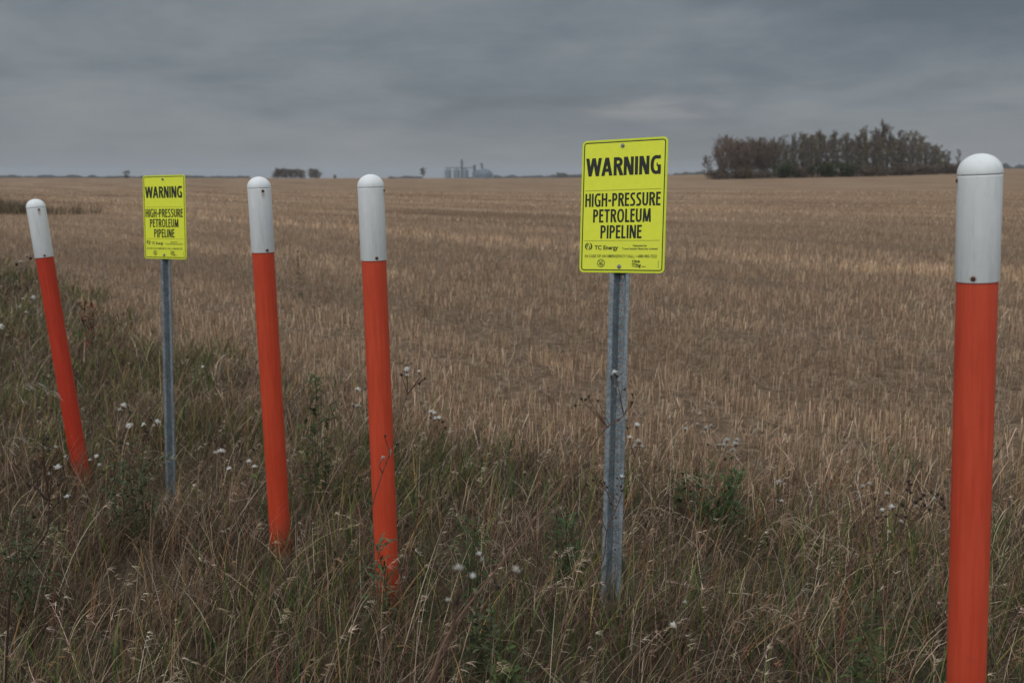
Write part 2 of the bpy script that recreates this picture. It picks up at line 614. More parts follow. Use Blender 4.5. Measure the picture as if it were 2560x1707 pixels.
def build_stubble():
    rng = np.random.default_rng(23)
    bag = Bag()
    zones = [(4.0, 10, 860, 1.2, 3), (10, 18, 460, 1.5, 2), (18, 32, 190, 1.8, 2), (32, 60, 48, 3.2, 1),
             (60, 110, 11, 6.5, 1)]
    for (y0, y1, dens, wm, k) in zones:
        x, y = wedge_pts(rng, dens * DENS, y0, y1, 1.0, 0.55)
        a = x * ROW_DIR[0] + y * ROW_DIR[1]
        b = x * ROW_NRM[0] + y * ROW_NRM[1]
        if y0 < 32:                       # gather the stems into drilled rows
            sp = 0.24
            bi = np.round(b / sp)
            b2 = bi * sp + rng.normal(0, 0.026, len(b)) + 0.04 * (vnoise(a * 0.7, bi, 7) - 0.5)
            x = a * ROW_DIR[0] + b2 * ROW_NRM[0]
            y = a * ROW_DIR[1] + b2 * ROW_NRM[1]
            b = b2
        n, m, tr = row_bands(x, y)
        clump = fbm(a * 3.4, b * 4.3, 88, 2)
        keep = rng.random(len(x)) < (1 - verge_mask(x, y)) * np.clip(0.50 + (clump - 0.43) * 5.5, 0.05, 1) \
            * (1 - 0.45 * np.clip(tr, 0, 1)) * np.clip(0.92 + (n - 0.5) * 0.8, 0.7, 1)
        x, y, n, m, tr, clump = x[keep], y[keep], n[keep], m[keep], tr[keep], clump[keep]
        N = len(x)
        a2 = x * ROW_DIR[0] + y * ROW_DIR[1]
        b3 = x * ROW_NRM[0] + y * ROW_NRM[1]
        L = rng.uniform(0.065, 0.150, N) * (1 - 0.35 * np.clip(tr, 0, 1)) * (0.75 + 0.5 * m + 0.6 * (n - 0.5))
        az = rng.uniform(0, 6.28, N)
        lean = np.abs(rng.normal(0.10, 0.12, N))
        bent = rng.random(N) < 0.12
        az = np.where(bent, rng.normal(0.2, 0.6, N), az)
        lean = np.where(bent, rng.uniform(0.35, 0.9, N), lean)
        V, Q, _ = strips(x, y, terrain(x, y) - 0.005, L, rng.uniform(0.0028, 0.0046, N) * wm, az, lean,
                         rng.uniform(-0.05, 0.1, N), k, rng.uniform(-1.5, 1.5, N), rng, taper=False)
        C = pick(rng, N, [(0.46, 0.322, 0.212), (0.34, 0.226, 0.143), (0.62, 0.465, 0.325), (0.20, 0.124, 0.075)],
                 [5, 4, 2.2, 2.4], 0.20) * np.clip(0.97 + 0.75 * (n - 0.5) + 0.5 * (m - 0.5) + 0.38 * swath(a2, b3), 0.5, 1.6)[:, None]
        bag.add(V, Q, tint_rows(C, k))
        # fallen straw and chaff between the rows
        if y0 < 32:
            fx, fy = wedge_pts(rng, dens * 0.42 * DENS, y0, y1, 1.0, 0.55)
            kp = 0.7 * rng.random(len(fx)) < (1 - verge_mask(fx, fy))
            fx, fy = fx[kp], fy[kp]
            N = len(fx)
            V, Q, _ = strips(fx, fy, terrain(fx, fy) + rng.uniform(0.0, 0.07, N), rng.uniform(0.05, 0.2, N),
                             rng.uniform(0.002, 0.0042, N) * wm, rng.uniform(0, 6.28, N), rng.uniform(1.1, 1.6, N),
                             rng.uniform(-0.1, 0.3, N), 2, rng.uniform(-0.4, 0.4, N), rng)
            V[:, 2] += 0.002
            C = pick(rng, N, [(0.40, 0.31, 0.22), (0.30, 0.225, 0.155), (0.20, 0.14, 0.095)], [3, 4, 2], 0.15)
            bag.add(V, Q, tint_rows(C, 2))
    # scattered longer weed culms left standing
    x, y = wedge_pts(rng, 5, 5.0, 26, 1, 0.55)
    kp = rng.random(len(x)) < (1 - verge_mask(x, y)) * np.clip(1.5 - y / 18, 0.1, 1)
    x, y = x[kp], y[kp]
    N = len(x)
    V, Q, _ = strips(x, y, terrain(x, y), rng.uniform(0.2, 0.42, N), rng.uniform(0.0018, 0.003, N), rng.normal(0.2, 0.7, N),
                     np.abs(rng.normal(0.3, 0.25, N)), rng.uniform(0, 0.7, N), 5, rng.uniform(-1, 1, N), rng, 1.6)
    C = pick(rng, N, [(0.42, 0.33, 0.24), (0.20, 0.18, 0.08), (0.28, 0.15, 0.08)], [5, 1.5, 1], 0.15)
    bag.add(V, Q, tint_rows(C, 5))
    o = link_mesh('stubble', bag.mesh('stubble'), None, M_STRAW)
    tag(o, 'cut straw stubble in rows covering the harvested field', 'stubble', kind='stuff')


def build_weed_strip():
    """unmown weedy hollow in the field, far left"""
    rng = np.random.default_rng(5)
    bag = Bag()
    n = 15000
    t = rng.uniform(0, 1, n)
    x = -34 + 15 * t
    y = 46 - 1.0 * t + rng.normal(0, 1.5, n)
    d = fbm(x * 0.35, y * 0.4, 3, 2) - 0.35 * t
    kp = rng.random(n) < np.clip((d - 0.05) * 3.2, 0.12, 1)
    x, y, t = x[kp], y[kp], t[kp]
    N = len(x)
    hh = 0.34 + 0.55 * np.exp(-((x + 19.5) / 0.8) ** 2) * rng.random(N) + 0.5 * np.exp(-((x + 24) / 3.0) ** 2)
    V, Q, _ = strips(x, y, terrain(x, y), rng.uniform(0.5, 1.0, N) * hh, rng.uniform(0.012, 0.03, N), rng.uniform(0, 6.28, N),
                     np.abs(rng.normal(0.2, 0.15, N)), rng.uniform(0, 0.8, N), 3, rng.uniform(-1, 1, N), rng, 1.5)
    C = pick(rng, N, [(0.10, 0.10, 0.05), (0.17, 0.12, 0.08), (0.13, 0.095, 0.07), (0.27, 0.20, 0.13)], [2, 3, 3, 3], 0.2)
    bag.add(V, Q, tint_rows(C, 3))
    o = link_mesh('weed_strip', bag.mesh('weed_strip'), None, M_BLADE)
    tag(o, 'dark strip of uncut weeds in the field behind the leftmost post', 'weeds', kind='stuff')


build_verge()
build_stubble()
build_weed_strip()


# ------------------------------------------------------------------ bollard-style marker posts
def lathe(name, prof, seg=48, cap_top=False):
    me = bpy.data.meshes.new(name)
    bm = bmesh.new()
    rings = []
    for (r, z) in prof:
        if r < 1e-6:
            rings.append([bm.verts.new((0, 0, z))])
        else:
            rings.append([bm.verts.new((r * math.cos(2 * math.pi * i / seg), r * math.sin(2 * math.pi * i / seg), z))
                          for i in range(seg)])
    for a, b in zip(rings, rings[1:]):
        for i in range(seg):
            j = (i + 1) % seg
            if len(b) == 1:
                bm.faces.new((a[i], a[j], b[0]))
            elif len(a) == 1:
                bm.faces.new((a[0], b[j], b[i]))
            else:
                bm.faces.new((a[i], a[j], b[j], b[i]))
    for f in bm.faces:
        f.smooth = True
    bmesh.ops.recalc_face_normals(bm, faces=bm.faces)
    bm.to_mesh(me)
    bm.free()
    return me


def plastic_white(name, stains):
    """weathered white plastic with rust weeping from the screws given in object space"""
    m, t, b = new_mat(name)
    b.inputs['Roughness'].default_value = 0.42
    b.inputs['Specular IOR Level'].default_value = 0.4
    tc = t.node('ShaderNodeTexCoord').outputs['Object']
    n = t.noise(t.vmath('MULTIPLY', tc, (1, 1, 0.15)), 60, 5, 0.6)
    n2 = t.noise(tc, 14, 4, 0.6)
    col = t.ramp(t.math('ADD', t.math('MULTIPLY', n, 0.5), t.math('MULTIPLY', n2, 0.5)),
                 [(0.3, (0.70, 0.74, 0.76)), (0.7, (0.83, 0.86, 0.87))])
    ng = t.noise(t.vmath('MULTIPLY', tc, (1, 1, 0.12)), 42, 6, 0.7)
    col = t.mix(t.math('MULTIPLY', t.maprange(ng, 0.52, 0.72), 0.30), col, (0.42, 0.42, 0.38))
    speck = t.noise(tc, 260, 2, 0.5)
    col = t.mix(t.maprange(speck, 0.735, 0.765, 0.0, 0.7), col, (0.24, 0.21, 0.17))
    for (sx, sy, sz, drip) in stains:
        d = t.vmath('SUBTRACT', tc, (sx, sy, sz))
        halo = t.maprange(t.math('ADD', t.vmath('LENGTH', d, (0, 0, 0), 1), t.math('MULTIPLY', n2, 0.006)), 0.004, 0.0135, 1.0, 0.0)
        fac = t.math('MULTIPLY', halo, 0.85)
        if drip:
            d2 = t.vmath('SUBTRACT', tc, (sx, sy, sz - 0.011))
            dl = t.vmath('LENGTH', t.vmath('MULTIPLY', d2, (1, 1, 0.42)), (0, 0, 0), 1)
            fac = t.math('MAXIMUM', fac, t.maprange(t.math('ADD', dl, t.math('MULTIPLY', n, 0.006)), 0.004, 0.0145, 0.55, 0.0))
        col = t.mix(fac, col, (0.30, 0.15, 0.055))
    t.l.new(col, b.inputs['Base Color'])
    return m


def plastic_orange(name, c):
    m, t, b = new_mat(name)
    b.inputs['Roughness'].default_value = 0.48
    b.inputs['Specular IOR Level'].default_value = 0.35
    tc = t.node('ShaderNodeTexCoord').outputs['Object']
    n = t.noise(t.vmath('MULTIPLY', tc, (1, 1, 0.05)), 90, 4, 0.6)
    n2 = t.noise(t.vmath('MULTIPLY', tc, (1, 1, 0.4)), 9, 5, 0.62)
    f = t.math('ADD', t.math('MULTIPLY', n, 0.55), t.math('MULTIPLY', n2, 0.45))
    col = t.ramp(f, [(0.32, tuple(v * 0.80 for v in c)), (0.68, (min(1, c[0] * 1.10), c[1] * 1.25 + 0.006, c[2] * 1.3 + 0.006))])
    scuff = t.maprange(t.noise(t.vmath('MULTIPLY', tc, (1, 1, 0.6)), 55, 6, 0.7), 0.60, 0.72, 0.0, 0.45)
    col = t.mix(scuff, col, (c[0] * 0.6, c[1] * 0.7 + 0.02, c[2] + 0.02))
    sepz = t.node('ShaderNodeSeparateXYZ')
    t.l.new(tc, sepz.inputs[0])
    mud = t.math('MULTIPLY', t.maprange(sepz.outputs[2], 0.05, 0.30, 1.0, 0.0),
                 t.maprange(n2, 0.40, 0.62, 0.0, 0.45))
    col = t.mix(mud, col, (0.16, 0.10, 0.06))
    t.l.new(col, b.inputs['Base Color'])
    bp = t.node('ShaderNodeBump')
    bp.inputs['Strength'].default_value = 0.12
    bp.inputs['Distance'].default_value = 0.001
    t.l.new(n, bp.inputs['Height'])
    t.l.new(bp.outputs[0], b.inputs['Normal'])
    return m


M_RUST = simple_mat('rusty_screw', (0.085, 0.035, 0.018), 0.75, 0.2, 0.4, 300)
R_S, R_C = 0.043, 0.0458                     # sleeve and collar radius
CAP_LEN = 0.252                              # collar length below the seam


def screw_mesh():
    me = bpy.data.meshes.new('screw')
    bm = bmesh.new()
    bmesh.ops.create_cone(bm, cap_ends=True, segments=6, radius1=0.0038, radius2=0.0030, depth=0.0028,
                          matrix=Matrix.Translation((0, 0, 0.0014)))
    bmesh.ops.create_cone(bm, cap_ends=True, segments=18, radius1=0.0052, radius2=0.0050, depth=0.0010,
                          matrix=Matrix.Translation((0, 0, 0.0002)))
    bm.to_mesh(me)
    bm.free()
    me.materials.append(M_RUST)
    return me


SCREW = screw_mesh()


def marker_post(base, top, ang_hi, ang_lo, colour, label, cap_len=CAP_LEN):
    """base, top: world points of the axis (ground point and centre of the dome)"""
    base, top = Vector(base), Vector(top)
    ax = (top - base)
    H = ax.length
    q = ax.normalized().to_track_quat('Z', 'Y')
    # keep local -Y roughly facing the viewer
    zx = ax.normalized()
    yv = Vector((0, 1, 0)) - zx * zx.y
    yv.normalize()
    xv = yv.cross(zx)
    R = Matrix((xv, yv, zx)).transposed()
    root = empty('marker_post', base, R.to_euler())
    tag(root, label, 'post', 'orange marker posts along the verge')
    seam = H
    low = seam - cap_len
    sl = link_mesh('sleeve', lathe('sleeve', [(R_S, -0.25), (R_S, 0.4), (R_S, 0.9), (R_S, low + 0.02)]), root,
                   plastic_orange('orange_plastic', colour))
    # view direction in local frame so that the screw angles are measured from the viewer
    v = R.transposed() @ (Vector((0, 0, CAM_H)) - top)
    va = math.atan2(v.y, v.x)

    def at_ang(a, z):
        t = va + rad(a)
        return R_C * math.cos(t), R_C * math.sin(t), z, t
    hi = at_ang(ang_hi, seam - 0.011)
    lo = at_ang(ang_lo, low + 0.009)
    mat = plastic_white('white_plastic', [(hi[0], hi[1], hi[2], True), (lo[0], lo[1], lo[2], False)])
    col = link_mesh('collar', lathe('collar', [(R_S + 0.0004, low + 0.004), (R_S + 0.0006, low), (R_C - 0.0006, low - 0.0004),
                                               (R_C, low + 0.0008), (R_C, seam - 0.004), (R_C, seam - 0.0012),
                                               (R_C - 0.0012, seam - 0.0006), (R_C - 0.0035, seam - 0.0004)]), root, mat)
    for (sx, sy, sz, t) in (hi, lo):
        s = link_mesh('screw', SCREW, col)
        s.location = (sx, sy, sz)
        s.rotation_euler = Vector((math.cos(t), math.sin(t), 0)).to_track_quat('Z', 'Y').to_euler()
    rd = R_C + 0.0006
    prof = [(R_C - 0.0035, seam + 0.0004), (rd - 0.0008, seam + 0.0006), (rd, seam + 0.0018), (rd, seam + 0.004)]
    for i in range(1, 15):
        a = math.pi / 2 * i / 14
        prof.append((rd * math.cos(a) if i < 14 else 0.0, seam + 0.004 + rd * 0.90 * math.sin(a)))
    link_mesh('dome', lathe('dome', prof), root, mat)
    return root


def P(u, v, Y):
    """point on the photograph's ray (u, v in photo pixels) at distance Y along +Y"""
    x = (u - CX) / F_PX
    y = -(v - CY) / F_PX
    c, s = math.cos(PITCH), math.sin(PITCH)
    d = Vector((x, c + y * s, -s + y * c))
    return Vector((0, 0, CAM_H)) + d * (Y / d.y)


def ground_z(x, y):
    return float(terrain(np.array([x]), np.array([y]))[0])


def post_from(a, b, Y, *rest):
    top, low = P(a[0], a[1], Y), P(b[0], b[1], Y)
    d = (low - top)
    k = (top.z - ground_z(low.x, Y)) / (top.z - low.z)
    return marker_post(top + d * k, top, *rest)


C_NEW = (0.62, 0.066, 0.026)
C_DEEP = (0.50, 0.036, 0.013)
# seam point is about one dome-height below the top
post_from((90, 520), (195, 1137), 5.12, 15, 3, C_DEEP,
          'leftmost orange marker post, leaning left, with white domed cap')
post_from((648, 471), (700, 1330), 3.98, 17, 21, (0.59, 0.058, 0.021),
          'second orange marker post from the left, just right of the smaller yellow sign')
post_from((927, 469), (969, 1460), 3.50, 78, 13, C_NEW,
          'orange marker post with a dry weed stem crossing its lower half')
post_from((2450, 437), (2415, 1707), 2.20, -80, -10, (0.63, 0.070, 0.031),
          'nearest and largest orange marker post, at the right edge of the photo', 0.2325)


# ------------------------------------------------------------------ warning signs on perforated channel posts
M_YEL = simple_mat('fluorescent_yellow', (0.84, 0.90, 0.055), 0.38, 0, 0.03, 40, 0.4)
M_YEL2 = simple_mat('yellow_sticker', (0.82, 0.88, 0.062), 0.32, 0, 0.06, 900, 0.5)
M_EDGE = simple_mat('yellow_edge_band', (0.70, 0.80, 0.04), 0.4, 0, 0.06, 60, 0.4)
M_INK = simple_mat('black_ink', (0.018, 0.022, 0.016), 0.45, 0, 0.2, 60, 0.4)


def galvanised():
    m, t, b = new_mat('galvanised_steel')
    tc = t.node('ShaderNodeTexCoord').outputs['Object']
    vor = t.node('ShaderNodeTexVoronoi')
    t.put(vor.inputs['Vector'], tc)
    vor.inputs['Scale'].default_value = 160
    n = t.noise(tc, 25, 6, 0.65)
    n2 = t.noise(t.vmath('MULTIPLY', tc, (1, 1, 0.1)), 70, 5, 0.6)
    sp = t.node('ShaderNodeSeparateColor')
    t.l.new(vor.outputs['Color'], sp.inputs[0])
    f = t.math('ADD', t.math('MULTIPLY', sp.outputs[0], 0.22), t.math('ADD', t.math('MULTIPLY', n, 0.45), t.math('MULTIPLY', n2, 0.33)))
    t.l.new(t.ramp(f, [(0.3, (0.15, 0.18, 0.20)), (0.5, (0.245, 0.285, 0.31)), (0.72, (0.40, 0.445, 0.47))]), b.inputs['Base Color'])
    b.inputs['Metallic'].default_value = 0.6
    t.l.new(t.maprange(n, 0.3, 0.7, 0.40, 0.62), b.inputs['Roughness'])
    return m


M_GALV = galvanised()
M_BOLT = simple_mat('zinc_bolt', (0.30, 0.32, 0.33), 0.45, 0.7, 0.25, 200)

SW, SH = 0.305, 0.44


def sx(f): return (f - 0.5) * SW
def sz(f): return (0.5 - f) * SH


def plate(name, w, h, r, y_front, thick, mat, parent, cx=0.0, cz=0.0, hole=None, n=8):
    """rounded plate facing -Y; hole = inner (w, h, r) makes a frame"""
    def outline(w, h, r):
        pts = []
        for (sxx, szz, a0) in ((1, 1, 0), (-1, 1, 90), (-1, -1, 180), (1, -1, 270)):
            for i in range(n + 1):
                a = rad(a0 + 90 * i / n)
                pts.append((cx + sxx * (w / 2 - r) + r * math.cos(a), cz + szz * (h / 2 - r) + r * math.sin(a)))
        return pts
    me = bpy.data.meshes.new(name)
    bm = bmesh.new()
    o = outline(w, h, r)
    f = [bm.verts.new((x, y_front, z)) for x, z in o]
    k = [bm.verts.new((x, y_front + thick, z)) for x, z in o]
    N = len(o)
    if hole is None:
        bm.faces.new(f)
        bm.faces.new(k)
    else:
        i_ = outline(*hole)
        fi = [bm.verts.new((x, y_front, z)) for x, z in i_]
        ki = [bm.verts.new((x, y_front + thick, z)) for x, z in i_]
        for j in range(N):
            m_ = (j + 1) % N
            bm.faces.new((f[j], f[m_], fi[m_], fi[j]))
            bm.faces.new((k[j], k[m_], ki[m_], ki[j]))
            bm.faces.new((fi[j], fi[m_], ki[m_], ki[j]))
    for j in range(N):
        m_ = (j + 1) % N
        bm.faces.new((f[j], f[m_], k[m_], k[j]))
    bmesh.ops.recalc_face_normals(bm, faces=bm.faces)
    bm.to_mesh(me)
    bm.free()
    return link_mesh(name, me, parent, mat)


def text_mesh(name, body, x0, x1, zb, cap, bold, rot=None, ref='H'):
    """lettering mesh on the plane y = 0 facing -Y, fitted between x0..x1 with cap height and baseline given"""
    def raw(s):
        cu = bpy.data.curves.new('t', 'FONT')
        cu.body = s
        cu.size = 1.0
        cu.offset = bold
        cu.extrude = 0.0
        cu.resolution_u = 4
        ob = bpy.data.objects.new('t', cu)
        me = bpy.data.meshes.new_from_object(ob)
        bpy.data.objects.remove(ob)
        bpy.data.curves.remove(cu)
        return me
    mr = raw(ref)
    hs = [v.co.y for v in mr.vertices]
    ch, cb = max(hs) - min(hs), min(hs)
    bpy.data.meshes.remove(mr)
    me = raw(body)
    xs = [v.co.x for v in me.vertices]
    a, b = min(xs), max(xs)
    kx = (x1 - x0) / (b - a)
    kz = cap / ch
    for v in me.vertices:
        x, y = (v.co.x - a) * kx + x0, (v.co.y - cb) * kz + zb
        v.co = (x, 0, y)
    me.name = name
    bm = bmesh.new()
    bm.from_mesh(me)
    bmesh.ops.remove_doubles(bm, verts=bm.verts, dist=1e-6)
    bmesh.ops.recalc_face_normals(bm, faces=bm.faces)
    for f in bm.faces:
        if f.normal.y > 0:
            f.normal_flip()
    bm.to_mesh(me)
    bm.free()
    return me


def flat_mesh(name, polys):
    """flat marks on the plane y=0, each polygon a list of (x, z)"""
    me = bpy.data.meshes.new(name)
    bm = bmesh.new()
    for p in polys:
        try:
            f = bm.faces.new([bm.verts.new((x, 0, z)) for x, z in p])
        except ValueError:
            continue
        f.normal_update()
        if f.normal.y > 0:
            f.normal_flip()
    bm.to_mesh(me)
    bm.free()
    return me


def arc_band(cx, cz, r0, r1, a0, a1, n=18, t0=1.0, t1=1.0):
    """list of quads for an arc whose thickness swells in the middle"""
    qs = []
    for i in range(n):
        fa, fb = i / n, (i + 1) / n
        A, B = rad(a0 + (a1 - a0) * fa), rad(a0 + (a1 - a0) * fb)
        wa = (r1 - r0) * math.sin(math.pi * (0.08 + 0.84 * fa)) * 0.5
        wb = (r1 - r0) * math.sin(math.pi * (0.08 + 0.84 * fb)) * 0.5
        rm = (r0 + r1) / 2
        qs.append([(cx + (rm - wa) * math.cos(A), cz + (rm - wa) * math.sin(A)),
                   (cx + (rm + wa) * math.cos(A), cz + (rm + wa) * math.sin(A)),
                   (cx + (rm + wb) * math.cos(B), cz + (rm + wb) * math.sin(B)),
                   (cx + (rm - wb) * math.cos(B), cz + (rm - wb) * math.sin(B))])
    return qs


def ring(cx, cz, r0, r1, n=36):
    return [[(cx + r * math.cos(a), cz + r * math.sin(a)) for r, a in
             ((r0, rad(360 * i / n)), (r1, rad(360 * i / n)), (r1, rad(360 * (i + 1) / n)), (r0, rad(360 * (i + 1) / n)))]
            for i in range(n)]


def stroke_text(name, body, x0, x1, zb, cap, t):
    """heavy condensed capitals built from strokes; t = stroke width as a share of the cap height"""
    WD = dict(A=.60, E=.38, G=.54, H=.50, I=0, L=.36, M=.70, N=.53, O=.60, P=.45, R=.48, S=.43, T=.46, U=.50, W=.86)
    WD['-'] = .26
    gap = 0.080 if t < 0.17 else 0.070
    need = (x1 - x0) / cap - gap * (len(body) - 1) + 0.075 * body.count('W')
    fixed = t * body.count('I')
    k = (need - fixed) / sum(WD[c] for c in body if c != 'I')
    polys = []
    h = t / 2

    def rect(a, b, c, d): polys.append([(a, b), (c, b), (c, d), (a, d)])

    def diag(xa, ya, xb, yb, w): polys.append([(xa - w / 2, ya), (xa + w / 2, ya), (xb + w / 2, yb), (xb - w / 2, yb)])

    def path(pts):
        L, R = [], []
        n = len(pts)
        for i in range(n):
            a, b = pts[max(0, i - 1)], pts[min(n - 1, i + 1)]
            dx, dy = b[0] - a[0], b[1] - a[1]
            q = math.hypot(dx, dy) or 1
            nx, ny = -dy / q * h, dx / q * h
            L.append((pts[i][0] + nx, pts[i][1] + ny))
            R.append((pts[i][0] - nx, pts[i][1] - ny))
        for i in range(n - 1):
            polys.append([L[i], R[i], R[i + 1], L[i + 1]])

    def arc(cx, cy, rx, ry, a0, a1, n=14, e=0.86):
        out = []
        for i in range(n + 1):
            a = rad(a0 + (a1 - a0) * i / n)
            c, s_ = math.cos(a), math.sin(a)
            out.append((cx + rx * math.copysign(abs(c) ** e, c), cy + ry * math.copysign(abs(s_) ** e, s_)))
        return out
    X = 0.0
    for c in body:
        w = t if c == 'I' else WD[c] * k
        a, b = X, X + w
        if c == 'I': rect(a, 0, b, 1)
        elif c == '-': rect(a, .36, b, .36 + t * 1.05)
        elif c == 'H':
            rect(a, 0, a + t, 1); rect(b - t, 0, b, 1); rect(a + t, .47, b - t, .47 + t)
        elif c == 'L':
            rect(a, 0, a + t, 1); rect(a + t, 0, b, t)
        elif c == 'E':
            rect(a, 0, a + t, 1); rect(a + t, 0, b, t); rect(a + t, .47, b - .02, .47 + t); rect(a + t, 1 - t, b, 1)
        elif c == 'T':
            m = (a + b) / 2
            rect(a, 1 - t, b, 1); rect(m - h, 0, m + h, 1 - t)
        elif c in 'PR':
            rect(a, 0, a + t, 1)
            lo = .42 if c == 'P' else .46
            m = a + w * .42
            path([(a + t, 1 - h), (m, 1 - h)] + arc(m, (1 + lo) / 2, b - h - m, (1 - lo) / 2 - h, 90, -90) + [(a + t, lo + h)])
            if c == 'R': diag(a + w * .56, lo + .03, b - h * .55, 0, t * 1.22)
        elif c == 'U':
            rect(a, .34, a + t, 1); rect(b - t, .34, b, 1)
            path([(a + h, .34)] + arc((a + b) / 2, .34, w / 2 - h, .34 - h, 180, 360) + [(b - h, .34)])
        elif c == 'O':
            path(arc((a + b) / 2, .5, w / 2 - h, .5 - h + .01, 0, 360, 32))
        elif c == 'G':
            m = a + w * .56
            path([(b - .02, .93)] + arc(m, .5, m - a - h, .5 - h + .01, 72, 288, 22) + [(b - .02, .075)])
            rect(b - t, .03, b, .50); rect(a + w * .58, .42, b - t, .42 + t)
        elif c == 'S':
            rx = w / 2 - h
            m = (a + b) / 2
            path([(b - .03, .94)] + arc(m, .735, rx, .265 - h, 70, 200, 10) + arc(m, .27, rx, .27 - h, 40, -110, 12) + [(a + .01, .055)])
        elif c == 'N':
            rect(a, 0, a + t * .96, 1); rect(b - t * .96, 0, b, 1)
            diag(a + t * .62, 1, b - t * .62, 0, t * 1.22)
        elif c == 'M':
            diag(a + t * .5, 0, a + t * .78, 1, t * .98); diag(b - t * .5, 0, b - t * .78, 1, t * .98)
            m = (a + b) / 2
            diag(a + t * .85, 1, m - t * .12, .04, t * 1.05); diag(b - t * .85, 1, m + t * .12, .04, t * 1.05)
        elif c == 'W':
            m = (a + b) / 2
            diag(a + h, 1, a + w * .27, 0, t * 1.06); diag(m - .01, 1, a + w * .27, 0, t * 1.06)
            diag(m + .01, 1, b - w * .27, 0, t * 1.06); diag(b - h, 1, b - w * .27, 0, t * 1.06)
        elif c == 'A':
            m = (a + b) / 2
            diag(a + h, 0, m - .01, 1, t * 1.08); diag(b - h, 0, m + .01, 1, t * 1.08)
            rect(a + w * .25, .22, b - w * .25, .22 + t * .95)
        X = b + gap - (0.075 if c == 'W' else 0)
    me = bpy.data.meshes.new(name)
    bm = bmesh.new()
    for i, p in enumerate(polys):
        yy = -0.00002 * (i % 9)
        f = bm.faces.new([bm.verts.new((x0 + x * cap, yy, zb + z * cap)) for x, z in p])
        f.normal_update()
        if f.normal.y > 0:
            f.normal_flip()
    bm.to_mesh(me)
    bm.free()
    return me


